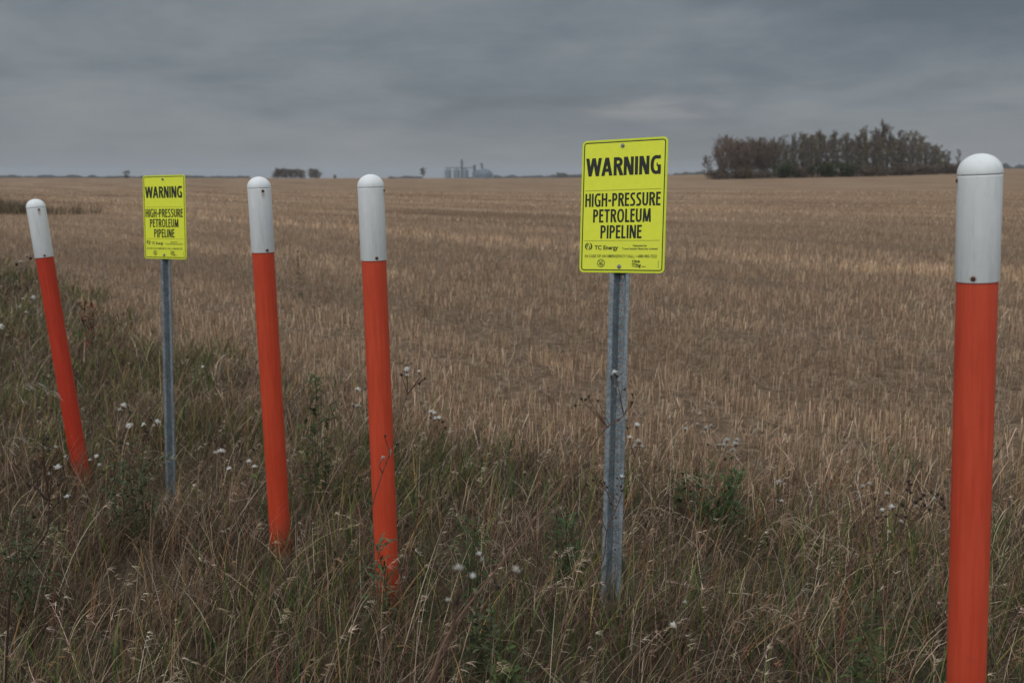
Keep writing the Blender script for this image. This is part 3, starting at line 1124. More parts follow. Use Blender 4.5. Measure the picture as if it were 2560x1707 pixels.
def sign_texts():
    L = []
    y = 0.0
    L.append(('lettering', stroke_text('warning_text', 'WARNING', sx(0.052), sx(0.928), sz(0.270), 0.0600, 0.185)))
    L.append(('lettering', stroke_text('high_pressure_text', 'HIGH-PRESSURE', sx(0.052), sx(0.935), sz(0.501), 0.0440, 0.152)))
    L.append(('lettering', stroke_text('petroleum_text', 'PETROLEUM', sx(0.152), sx(0.832), sz(0.621), 0.0440, 0.152)))
    L.append(('lettering', stroke_text('pipeline_text', 'PIPELINE', sx(0.246), sx(0.730), sz(0.742), 0.0440, 0.152)))
    L.append(('lettering', text_mesh('company_text', 'TC Energy', sx(0.180), sx(0.462), sz(0.827), 0.0142, 0.030)))
    L.append(('lettering', text_mesh('operated_text', 'Operated by', sx(0.632), sx(0.795), sz(0.804), 0.0068, 0.024)))
    L.append(('lettering', text_mesh('operator_text', 'TransCanada PipeLines Limited', sx(0.507), sx(0.918), sz(0.827), 0.0068, 0.024)))
    L.append(('lettering', text_mesh('emergency_text', 'IN CASE OF AN EMERGENCY CALL: 1-888-982-7222',
                                     sx(0.066), sx(0.912), sz(0.886), 0.0094, 0.016)))
    L.append(('lettering', text_mesh('click_text', 'Click', sx(0.628), sx(0.727), sz(0.924), 0.0092, 0.045)))
    L.append(('lettering', text_mesh('before_text', 'Before', sx(0.628), sx(0.702), sz(0.9395), 0.0050, 0.04)))
    L.append(('lettering', text_mesh('you_text', 'You', sx(0.630), sx(0.670), sz(0.955), 0.0050, 0.04)))
    L.append(('lettering', text_mesh('dig_text', 'Dig', sx(0.674), sx(0.730), sz(0.9575), 0.0088, 0.045)))
    L.append(('lettering', text_mesh('com_text', '.com', sx(0.733), sx(0.786), sz(0.9565), 0.0050, 0.03)))
    # rules
    r = []
    for f, h in ((0.378, 0.0010), (0.757, 0.0010)):
        L.append(('rule_line', flat_mesh('rule_line', [[(sx(0.05), sz(f)), (sx(0.94), sz(f)), (sx(0.94), sz(f) - h), (sx(0.05), sz(f) - h)]])))
    # swirl emblem: four swelling arcs leaning to the right
    cx, cz = sx(0.108), sz(0.802)
    q = arc_band(cx + 0.0005, cz, 0.0090, 0.0142, 100, 250) + arc_band(cx - 0.0005, cz, 0.0090, 0.0142, -80, 70)
    q += arc_band(cx + 0.0045, cz + 0.001, 0.0070, 0.0105, 110, 215) + arc_band(cx - 0.0045, cz - 0.001, 0.0070, 0.0105, -70, 35)
    L.append(('emblem', flat_mesh('emblem', q)))
    # digging prohibited pictogram: ring, slash, shovelling figure
    cx, cz = sx(0.262), sz(0.929)
    q = ring(cx, cz, 0.0116, 0.0138)
    c45 = 0.7071
    w = 0.0009
    q.append([(cx - 0.0122 * c45 - w, cz + 0.0122 * c45 - w), (cx - 0.0122 * c45 + w, cz + 0.0122 * c45 + w),
              (cx + 0.0122 * c45 + w, cz - 0.0122 * c45 + w), (cx + 0.0122 * c45 - w, cz - 0.0122 * c45 - w)])
    q.append([(cx - 0.001, cz + 0.0075), (cx + 0.003, cz + 0.0085), (cx + 0.0075, cz + 0.0050), (cx + 0.0062, cz + 0.0022), (cx + 0.002, cz + 0.0052)])
    q.append([(cx + 0.0015, cz + 0.0035), (cx - 0.006, cz - 0.0005), (cx - 0.0085, cz - 0.0045), (cx - 0.005, cz - 0.0060), (cx - 0.002, cz - 0.0030), (cx + 0.0005, cz + 0.0005)])
    q.append([(cx - 0.003, cz - 0.0050), (cx + 0.0005, cz - 0.0040), (cx + 0.0018, cz - 0.0085), (cx - 0.001, cz - 0.0100)])
    q.append([(cx + 0.003, cz - 0.001), (cx + 0.0065, cz - 0.0005), (cx + 0.007, cz - 0.0035), (cx + 0.0055, cz - 0.004)])
    L.append(('pictogram', flat_mesh('pictogram', q)))
    # small pointing hand above the word
    cx, cz = sx(0.722), sz(0.939)
    L.append(('pictogram', flat_mesh('hand_mark', [[(cx - 0.003, cz - 0.002), (cx + 0.002, cz - 0.003), (cx + 0.003, cz + 0.002), (cx + 0.0015, cz + 0.002),
                                                     (cx + 0.0008, cz + 0.0008), (cx - 0.001, cz + 0.0005), (cx - 0.002, cz + 0.0015)]])))
    # fine print running up the right edge, too small to read
    rr = random.Random(4)
    q = []
    z = sz(0.962)
    while z < sz(0.905):
        h = rr.uniform(0.0008, 0.0019)
        q.append([(sx(0.928), z), (sx(0.935), z), (sx(0.935), z + h), (sx(0.928), z + h)])
        z += h + 0.0009
    L.append(('fine_print', flat_mesh('fine_print', q)))
    for _, me in L:
        me.materials.append(M_INK)
    return L


SIGN_TEXTS = sign_texts()


def channel_post_mesh(zt, zb):
    """U-channel with flanges, open towards the panel; web full of round holes"""
    # profile: (x, y) from left flange to right flange; y grows away from the viewer
    me = bpy.data.meshes.new('channel')
    bm = bmesh.new()
    n = int((zt - zb) / 0.0272)
    prof = [(-0.0360, 0.0), (-0.0240, 0.0), (-0.0215, 0.0015), (-0.0120, 0.0265), (-0.0100, 0.0280)]
    left = prof
    right = [(-x, y) for x, y in reversed(prof)]
    for part in (left, right):
        cols = []
        for (x, y) in part:
            cols.append([bm.verts.new((x, y, zt - k * 0.0272)) for k in range(n + 1)])
        for a, b in zip(cols, cols[1:]):
            for k in range(n):
                f = bm.faces.new((a[k], b[k], b[k + 1], a[k + 1]))
                f.smooth = False
    w, y = 0.0100, 0.0280
    seg = 16
    for k in range(n):
        z1, z0 = zt - k * 0.0272, zt - (k + 1) * 0.0272
        cz = (z0 + z1) / 2
        hr = 0.0046
        # square-to-circle ring
        outer, inner = [], []
        for i in range(seg):
            a = 2 * math.pi * (i + 0.5) / seg
            c, s = math.cos(a), math.sin(a)
            inner.append(bm.verts.new((hr * c, y, cz + hr * s)))
            k2 = 1 / max(abs(c) / w, abs(s) / 0.0136)
            outer.append((k2 * c, k2 * s))
        corners = {}
        ov = [bm.verts.new((ox, y, cz + oz)) for ox, oz in outer]
        for i in range(seg):
            j = (i + 1) % seg
            a, b = outer[i], outer[j]
            # add the true corner where the outline turns
            onx_a, onx_b = abs(abs(a[0]) - w) < 1e-6, abs(abs(b[0]) - w) < 1e-6
            if onx_a != onx_b:
                cv = bm.verts.new((math.copysign(w, a[0] + b[0]), y, cz + math.copysign(0.0136, a[1] + b[1])))
                bm.faces.new((ov[i], cv, ov[j], inner[j], inner[i]))
            else:
                bm.faces.new((ov[i], ov[j], inner[j], inner[i]))
    bmesh.ops.remove_doubles(bm, verts=bm.verts, dist=1e-5)
    bmesh.ops.recalc_face_normals(bm, faces=bm.faces)
    bm.to_mesh(me)
    bm.free()
    return me


def bolt_mesh():
    me = bpy.data.meshes.new('bolt')
    bm = bmesh.new()
    R = Matrix.Rotation(rad(90), 4, 'X')
    bmesh.ops.create_cone(bm, cap_ends=True, segments=24, radius1=0.0074, radius2=0.0070, depth=0.0016,
                          matrix=R @ Matrix.Translation((0, 0, 0.0008)))
    bmesh.ops.create_cone(bm, cap_ends=True, segments=6, radius1=0.0056, radius2=0.0050, depth=0.0046,
                          matrix=R @ Matrix.Translation((0, 0, 0.0034)))
    bmesh.ops.create_uvsphere(bm, u_segments=12, v_segments=6, radius=0.0030, matrix=R @ Matrix.Translation((0, 0, 0.0050)))
    bm.to_mesh(me)
    bm.free()
    me.materials.append(M_BOLT)
    return me


BOLT = bolt_mesh()


def warning_sign(centre, yaw, lean_side, lean_back, label, drop=1.75, post_side=0.0):
    R = Matrix.Rotation(yaw, 3, 'Z') @ Matrix.Rotation(lean_back, 3, 'X') @ Matrix.Rotation(lean_side, 3, 'Y')
    c = Vector(centre)
    axis = R @ Vector((0, 0, 1))
    gz = ground_z(c.x, c.y - 0.15)
    k = (c.z - gz) / axis.z
    base = c - axis * k
    root = empty('warning_sign', base, R.to_euler())
    tag(root, label, 'sign', 'yellow pipeline warning signs on steel posts')
    pan = plate('panel', SW, SH, 0.016, -0.0016, 0.0016, M_YEL, root)
    pan.location = (0, 0, k)
    f = -0.0016
    # darker reflective rim outside the black border, border, sticker over the lower quarter
    plate('edge_band', SW - 0.0006, SH - 0.0006, 0.0157, f - 0.00025, 0.00022, M_EDGE, pan,
          hole=(SW - 0.0136, SH - 0.0136, 0.0100))
    plate('border', SW - 0.0140, SH - 0.0140, 0.0098, f - 0.0004, 0.0003, M_INK, pan,
          hole=(SW - 0.0206, SH - 0.0206, 0.0065))
    plate('sticker', SW - 0.026, SH * 0.213, 0.004, f - 0.00025, 0.0002, M_YEL2, pan, cz=sz(0.869))
    for nm, me in SIGN_TEXTS:
        o = link_mesh(nm, me, pan)
        o.location = (0, f - 0.0005, 0)
    for (fx, fy) in ((0.482, 0.049), (0.479, 0.953)):
        b = link_mesh('bolt', BOLT, pan)
        b.location = (sx(fx), f - 0.0001, sz(fy))
    if True:
        ch = channel_post_mesh(k + SH / 2 - 0.004, -0.35)
        po = link_mesh('steel_post', ch, root, M_GALV)
        po.location = (sx(0.481), 0.0032, 0)
        po.rotation_euler = (0, post_side, 0)
        md = po.modifiers.new('wall', 'SOLIDIFY')
        md.thickness = 0.0028
        md.offset = 0.0
    return root


warning_sign((0.3665, 3.3221, 1.5267), -0.5197, -0.0355, -0.107,
             'larger, nearer yellow warning sign with readable fine print, right of the photo centre')
warning_sign((-1.838, 5.3044, 1.4128), -0.4757, -0.0200, -0.0618,
             'smaller, farther yellow warning sign standing between two orange posts on the left')


# ------------------------------------------------------------------ trees
def frame_of(d):
    d = d.normalized()
    a = Vector((0, 0, 1)) if abs(d.z) < 0.9 else Vector((1, 0, 0))
    u = d.cross(a).normalized()
    return u, d.cross(u).normalized()


class Soup:
    """collects tubes, strips and leaves with a colour per vertex"""
    def __init__(self):
        self.v, self.q, self.t, self.c = [], [], [], []

    def tube(self, pts, radii, col, n=5):
        base = len(self.v)
        for i, p in enumerate(pts):
            d = (pts[min(i + 1, len(pts) - 1)] - pts[max(i - 1, 0)])
            if d.length < 1e-9: d = Vector((0, 0, 1))
            u, w = frame_of(d)
            for k in range(n):
                a = 2 * math.pi * k / n
                self.v.append(tuple(p + (u * math.cos(a) + w * math.sin(a)) * radii[i]))
                self.c.append(col)
        for i in range(len(pts) - 1):
            for k in range(n):
                k2 = (k + 1) % n
                a = base + i * n
                self.q.append((a + k, a + k2, a + n + k2, a + n + k))

    def tri(self, a, b, c, col):
        n = len(self.v)
        self.v += [tuple(a), tuple(b), tuple(c)]
        self.c += [col] * 3
        self.t.append((n, n + 1, n + 2))

    def quad(self, a, b, c, d, col):
        n = len(self.v)
        self.v += [tuple(a), tuple(b), tuple(c), tuple(d)]
        self.c += [col] * 4
        self.q.append((n, n + 1, n + 2, n + 3))

    def mesh(self, name, smooth=False):
        return np_mesh(name, np.array(self.v), np.array(self.q) if self.q else None,
                       np.array(self.t) if self.t else None, np.array(self.c), smooth)


def jit(col, r, v=0.15):
    k = 1 + r.gauss(0, v)
    return tuple(max(0.008, c * k * (1 + r.gauss(0, 0.04))) for c in col)


BARK = (0.17, 0.15, 0.13)
TWIG = (0.18, 0.148, 0.125)


def make_tree(seed, H, spread, leaf_cols, leaf_n, first=0.22, up=0.75, twig_w=0.028, leaf=0.11, multi=1, bark=BARK):
    """returns (trunk mesh, crown mesh) of a late-autumn poplar, height H"""
    r = random.Random(seed)
    wood, crown = Soup(), Soup()
    tips = []
    for s in range(multi):
        a0 = r.uniform(0, 6.28)
        off = Vector((math.cos(a0), math.sin(a0), 0)) * (0.0 if multi == 1 else 0.25 * spread)
        h = H * (1 if s == 0 else r.uniform(0.7, 0.95))
        pts, rd = [], []
        lean = Vector((r.uniform(-1, 1), r.uniform(-1, 1), 0)) * 0.05 * h + off
        for i in range(9):
            f = i / 8
            pts.append(Vector((off.x * 0.3, off.y * 0.3, -0.2)) + Vector((0, 0, 1)) * (h + 0.2) * f + lean * f * f +
                       Vector((r.gauss(0, 0.012), r.gauss(0, 0.012), 0)) * h * (0.3 + f))
            rd.append(0.013 * h * (1 - f) ** 0.8 + 0.012)
        wood.tube(pts, rd, jit(bark, r, 0.1), 7)

        def at(f):
            g = f * 8
            i = min(int(g), 7)
            return pts[i].lerp(pts[i + 1], g - i)
        nb = r.randint(20, 26)
        for b in range(nb):
            f = first + (0.97 - first) * (b + r.random()) / nb
            p = at(f)
            az = r.uniform(0, 6.28)
            shape = math.sin(math.pi * min(1, (f - first + 0.22) / (1.38 - first))) ** 0.7
            L = spread * (0.35 + 0.75 * shape) * r.uniform(0.7, 1.15)
            rise = up * r.uniform(0.75, 1.2)
            d = Vector((math.cos(az), math.sin(az), rise)).normalized()
            q, d2 = [p], d.copy()
            for i in range(5):
                d2 = (d2 + Vector((r.gauss(0, 0.12), r.gauss(0, 0.12), 0.10))).normalized()
                q.append(q[-1] + d2 * L / 5)
            r0 = 0.0045 * h * (1.1 - f) + 0.010
            wood.tube(q, [r0 * (1 - i / 5.6) for i in range(6)], jit(bark, r, 0.12), 4)
            for k in range(r.randint(7, 10)):
                g = r.uniform(0.25, 1.0)
                ii = min(int(g * 5), 4)
                s0 = q[ii].lerp(q[ii + 1], g * 5 - ii)
                dd = (d2 + Vector((r.gauss(0, 0.65), r.gauss(0, 0.65), r.gauss(0.25, 0.35)))).normalized()
                L2 = L * r.uniform(0.22, 0.48)
                m1 = s0 + dd * L2 * 0.5
                dd2 = (dd + Vector((r.gauss(0, 0.2), r.gauss(0, 0.2), 0.2))).normalized()
                m2 = m1 + dd2 * L2 * 0.5
                crown.tube([s0, m1, m2], [twig_w * 0.7, twig_w * 0.5, twig_w * 0.2], jit(TWIG, r, 0.15), 3)
                for z in range(r.randint(4, 7)):
                    e0 = s0.lerp(m2, r.uniform(0.2, 1.0))
                    ed = (dd2 + Vector((r.gauss(0, 0.6), r.gauss(0, 0.6), r.gauss(0.2, 0.4)))).normalized()
                    e1 = e0 + ed * L2 * r.uniform(0.25, 0.5)
                    u, _ = frame_of(ed)
                    crown.tri(e0 - u * twig_w * 0.4, e0 + u * twig_w * 0.4, e1, jit(TWIG, r, 0.2))
                    tips.append((e0, e1, f))
    for i in range(leaf_n):
        e0, e1, f = r.choice(tips)
        c = e0.lerp(e1, r.uniform(0.2, 1.1)) + Vector((r.gauss(0, 1), r.gauss(0, 1), r.gauss(0, 1))) * 0.10
        u = Vector((r.gauss(0, 1), r.gauss(0, 1), r.gauss(0, 1))).normalized()
        v = u.cross(Vector((r.gauss(0, 1), r.gauss(0, 1), r.gauss(0, 1)))).normalized()
        s = leaf * r.uniform(0.5, 1.2)
        crown.quad(c - u * s, c - v * s * 0.6, c + u * s, c + v * s * 0.6, jit(r.choice(leaf_cols), r, 0.22))
    a = wood.mesh('trunk', True)
    b = crown.mesh('crown')
    a.materials.append(M_TREE)
    b.materials.append(M_TREE)
    return a, b


RUST = [(0.185, 0.135, 0.105), (0.15, 0.112, 0.09), (0.215, 0.155, 0.105)]
GREY = [(0.165, 0.138, 0.115), (0.13, 0.11, 0.092)]
OLIV = [(0.20, 0.165, 0.09), (0.15, 0.13, 0.08)]
PROTO = {
    'mush': [make_tree(21, 8.0, 2.1, [(0.10, 0.085, 0.05)], 3600, 0.30, 0.75, 0.05, 0.17)],
    'cone': [make_tree(22, 8.0, 2.4, [(0.08, 0.085, 0.06)], 3000, 0.04, 0.5, 0.05, 0.16)],
    'rust': [make_tree(1, 8.2, 3.0, RUST, 3600, 0.16, 0.6), make_tree(2, 8.0, 2.6, RUST, 3000, 0.18, 0.8)],
    'grey': [make_tree(3, 11.5, 2.3, GREY, 2600, 0.12, 1.05, 0.034), make_tree(4, 11.0, 2.1, GREY, 1900, 0.14, 1.2, 0.034),
             make_tree(5, 11.0, 2.5, OLIV, 3200, 0.10, 1.0, 0.034)],
    'thin': [make_tree(6, 9.0, 1.9, GREY, 1100, 0.12, 1.3), make_tree(7, 8.5, 2.1, OLIV, 1500, 0.10, 1.2)],
}


def place_tree(kind, x, y, h, label, group=None, name='poplar_tree', i=0, width=1.0, rz=0.0, z=None, cat='tree'):
    a, b = PROTO[kind][i % len(PROTO[kind])]
    H0 = max(v.co.z for v in a.vertices)
    s = h / H0
    root = empty(name, (x, y, ground_z(x, y) if z is None else z), (0, 0, rz))
    root.scale = (s * width, s * width, s)
    tag(root, label, cat, group)
    link_mesh('trunk', a, root)
    link_mesh('crown', b, root)
    return root


def col_of(u, Y):
    """world x seen at photo column u, at distance Y (far away, near the horizon)"""
    d = P(u, 444, Y)
    return d.x


def build_grove():
    r = random.Random(77)
    G = 'trees of the grove on the rise'
    # silhouette of the grove: photo column -> height of the tree tops above its base, in metres at 250 m
    us = [1752, 1775, 1805, 1850, 1900, 1925, 1960, 2010, 2045, 2080, 2110, 2150, 2195, 2225, 2255, 2300, 2330, 2365, 2400, 2440]
    hs = [6.0, 8.6, 10.0, 8.8, 9.2, 9.6, 9.8, 11.0, 11.6, 10.6, 10.8, 11.0, 12.2, 10.0, 10.6, 9.4, 7.6, 6.0, 5.2, 2.5]
    fixed = [
        (1768, 246, 5.6, 'rust', 0, 1.1, 'small leaning rust-leaved tree at the far left tip of the grove'),
        (1808, 248, 9.9, 'rust', 1, 1.15, 'broad round rust-brown tree second from the left of the grove'),
        (1850, 252, 8.8, 'rust', 0, 1.0, 'lower rust-brown tree just right of the round-headed one in the grove'),
        (1900, 248, 9.2, 'rust', 1, 0.9, 'ginger-leaved tree above the dark green bushes of the grove'),
        (2196, 250, 13.0, 'grey', 0, 0.9, 'tallest pointed tree of the grove, right of its middle'),
        (2392, 249, 5.6, 'thin', 1, 0.9, 'last small bare tree at the right end of the grove'),
    ]
    for (u, Y, h, k, i, wd, lab) in fixed:
        place_tree(k, col_of(u, Y), Y, h, lab, G, i=i, width=wd, rz=r.uniform(0, 6.28))
    n = 0
    for row, (Y, step) in enumerate(((244, 21), (250, 18), (257, 18), (265, 19))):
        u = 1800 + 9 * row
        while u < 2375:
            h = np.interp(u, us, hs) * r.uniform(0.76, 1.04)
            if row == 0: h *= 0.84
            if u < 1935:
                k, i = 'rust', n
                lab = 'rust-brown tree packed in the left third of the grove'
            elif u < 2260:
                k, i = ('grey', n)
                lab = ('tall grey-brown tree above the dark green bushes of the grove' if u < 2070 else
                       'tall grey-brown tree between the dark green bushes and the tallest tree of the grove' if u < 2185 else
                       'grey-brown tree just right of the tallest tree of the grove')
            else:
                k, i = ('thin', n)
                lab = 'thin bare tree among the shrinking ones in the right part of the grove'
            if k == 'grey' and r.random() < 0.15: k = 'thin'
            y = Y + r.uniform(-3, 3)
            place_tree(k, col_of(u, y), y, h, lab, G, i=i, width=r.uniform(0.95, 1.3), rz=r.uniform(0, 6.28))
            n += 1
            u += step * r.uniform(0.7, 1.3)


def make_bush(seed, w, h, cols, n, leaf=0.13):
    r = random.Random(seed)
    st, fo = Soup(), Soup()
    lumps = [(Vector((r.uniform(-0.45, 0.45) * w, r.uniform(-0.3, 0.3) * w, r.uniform(0.15, 0.62) * h)), r.uniform(0.22, 0.40)) for _ in range(9)]
    for c, s in lumps:
        base = Vector((c.x * 0.3, c.y * 0.3, -0.1))
        mid = base.lerp(c, 0.6) + Vector((r.gauss(0, 0.1), r.gauss(0, 0.1), 0))
        st.tube([base, mid, c], [0.035, 0.025, 0.01], jit(BARK, r), 5)
    for i in range(n):
        c, s = r.choice(lumps)
        d = Vector((r.gauss(0, 1), r.gauss(0, 1), r.gauss(0, 1))).normalized()
        p = c + Vector((d.x * w, d.y * w, d.z * h)) * s * r.random() ** 0.45
        if p.z < 0: p.z = abs(p.z) * 0.5
        u = Vector((r.gauss(0, 1), r.gauss(0, 1), r.gauss(0, 1))).normalized()
        v = u.cross(Vector((r.gauss(0, 1), r.gauss(0, 1), r.gauss(0, 1)))).normalized()
        k = leaf * r.uniform(0.5, 1.2)
        fo.quad(p - u * k, p - v * k * 0.6, p + u * k, p + v * k * 0.6, jit(r.choice(cols), r, 0.25))
    a, b = st.mesh('stems', True), fo.mesh('foliage')
    a.materials.append(M_TREE)
    b.materials.append(M_TREE)
    return a, b


def build_bushes():
    r = random.Random(9)
    green = [make_bush(1, 4.5, 3.6, [(0.07, 0.085, 0.04), (0.05, 0.06, 0.035), (0.09, 0.095, 0.045)], 2600),
             make_bush(2, 4.0, 3.0, [(0.065, 0.07, 0.04), (0.05, 0.055, 0.035)], 2300)]
    brown = [make_bush(3, 4.2, 2.6, [(0.13, 0.10, 0.085), (0.10, 0.085, 0.07), (0.16, 0.12, 0.08)], 2300),
             make_bush(4, 4.6, 2.2, [(0.11, 0.09, 0.08), (0.15, 0.12, 0.08)], 2100)]
    yel = [make_bush(5, 3.0, 2.6, [(0.15, 0.115, 0.045), (0.10, 0.085, 0.045)], 1500)]
    spec = [(u, 'g' if u in (1945, 1972, 2030, 2062, 2120) else 'b') for u in
            (1790, 1822, 1855, 1900, 1945, 1972, 2000, 2030, 2062, 2092, 2120, 2150, 2182, 2214, 2246, 2280, 2312, 2346, 2376, 2402)]
    for n, (u, k) in enumerate(spec + [(1862, 'y')]):
        protos = {'g': green, 'b': brown, 'y': yel}[k]
        a, b = protos[n % len(protos)]
        Y = 240.5 + r.uniform(-1, 1.5)
        x = col_of(u, Y)
        root = empty('bush', (x, Y, ground_z(x, Y) - 0.1), (0, 0, r.uniform(0, 6.28)))
        s = r.uniform(0.95, 1.25) * (1.15 if k == 'g' else 1.15)
        root.scale = (s, s, s)
        lab = {'g': 'dark green bush under the trees of the grove',
               'b': 'dull brown bush along the foot of the grove',
               'y': 'yellowish bush at the foot of the left third of the grove'}[k]
        tag(root, lab, 'bush', 'bushes at the foot of the grove')
        link_mesh('stems', a, root)
        link_mesh('foliage', b, root)
    # separate small bushes and trees out in the distance
    for (u, Y, w, h, nm, lab) in (
            (837, 690, 0.3, 3.6, 'bush', 'tiny pinkish bush on the skyline between the two middle orange posts'),
            (978, 800, 0.75, 3.0, 'bush', 'low bush on the skyline just right of the post crossed by a weed'),
            (1176, 700, 0.5, 1.6, 'bush', 'tiny bush on the skyline in front of the grain bins')):
        a, b = brown[0]
        x = col_of(u, Y)
        root = empty(nm, (x, Y, ground_z(x, Y) - 0.1))
        root.scale = (w * 1.6, w * 1.6, h / 2.4)
        tag(root, lab, 'bush')
        link_mesh('stems', a, root)
        link_mesh('foliage', b, root)


def skyline_z(v, Y):
    """height of the point seen at photo row v at distance Y"""
    return P(1280, v, Y).z


def build_far_trees():
    r = random.Random(31)
    Y = 470
    n = 0
    for (u, top) in ((687, 428), (694, 421), (702, 423), (709, 424), (718, 425), (725, 424), (733, 424), (741, 424), (749, 424), (757, 426), (683, 436), (690, 423), (698, 420), (705, 425), (713, 425), (721, 424), (729, 423), (737, 423), (745, 424),
                     (753, 424), (760, 429)):
        y = Y + r.uniform(-6, 6)
        x = col_of(u, y)
        z = skyline_z(447.5, y) - 0.3
        h = max(2.5, skyline_z(top, y) - z)
        place_tree('grey' if n % 3 else 'rust', x, y, h, 'hazy dark tree in the longer row of trees on the skyline',
                   'trees of the longer skyline shelterbelt', i=n, width=2.1, rz=r.uniform(0, 6), z=z)
        n += 1
    for (u, top) in ((780, 423), (787, 424), (793, 428), (777, 422), (783, 424), (790, 426), (797, 431)):
        y = Y + r.uniform(-6, 6)
        x = col_of(u, y)
        z = skyline_z(447.5, y) - 0.3
        h = skyline_z(top, y) - z
        place_tree('rust' if n % 2 else 'grey', x, y, h, 'hazy brown tree in the short clump right of the skyline shelterbelt',
                   'trees of the short skyline clump', i=n, width=2.1, rz=r.uniform(0, 6), z=z)
        n += 1
    for (u, top, Y, wd, lab) in ((1057, 421, 560, 1.15, 'lone mushroom-shaped tree on the skyline left of the grain bins'),
                                 (317, 427, 520, 1.3, 'lone dark tree on the skyline just left of the smaller sign')):
        x = col_of(u, Y)
        z = skyline_z(448, Y) - 0.3
        place_tree('mush' if u > 1000 else 'cone', x, Y, skyline_z(top, Y) - z, lab, None, i=0, width=wd, z=z)


def build_woods():
    """far-off woods that read as one mass"""
    r = np.random.default_rng(8)
    segs = []
    for (u0, u1, Y, lo, hi) in ((-150, 640, 1500, 439, 445), (560, 640, 1400, 440, 444), (985, 1060, 1700, 440, 445),
                                (1235, 1420, 1900, 437, 444), (1390, 1470, 1300, 434, 441), (1640, 1760, 1500, 433, 440),
                                (2400, 2750, 1500, 411, 424), (1700, 1800, 1300, 431, 438)):
        segs.append((u0, u1, Y, lo, hi))
    V, C = [], []
    for (u0, u1, Y, lo, hi) in segs:
        n = int((u1 - u0) * 50)
        u = r.uniform(u0, u1, n)
        y = Y + r.normal(0, 8, n)
        x = (u - CX) / F_PX * y * math.cos(PITCH) * (1 + math.tan(PITCH) * 0.16)
        prof = fbm(u * 0.05, u * 0 + Y, 6, 3)
        topv = hi - (hi - lo) * np.clip(prof * 1.5 - 0.2, 0.05, 1.1)
        gz = 1.62 - (hi + 14 - 444) / F_PX * y
        tz = 1.62 - (topv - 444) / F_PX * y
        z = gz + (tz - gz) * r.random(n) ** 0.5
        s = r.uniform(0.6, 1.5, n)
        for dx, dz in ((-1, 0), (0, -1), (1, 0), (0, 1)):
            V.append(np.stack([x + dx * s, y + dz * s * 0.6, z + dz * s * 0.8], 1))
        c = np.array([(0.07, 0.07, 0.06)]) * r.uniform(0.6, 1.5, (n, 1))
        C.append(np.repeat(c, 4, 0))
        V[-4:] = [np.stack(V[-4:], 1).reshape(-1, 3)]
    V = np.concatenate(V)
    Q = np.arange(len(V)).reshape(-1, 4)
    o = link_mesh('distant_woods', np_mesh('distant_woods', V, Q, None, np.concatenate(C)), None, M_TREE)
    tag(o, 'faint blue-grey line of far-off woods along the skyline', 'woods', kind='stuff')


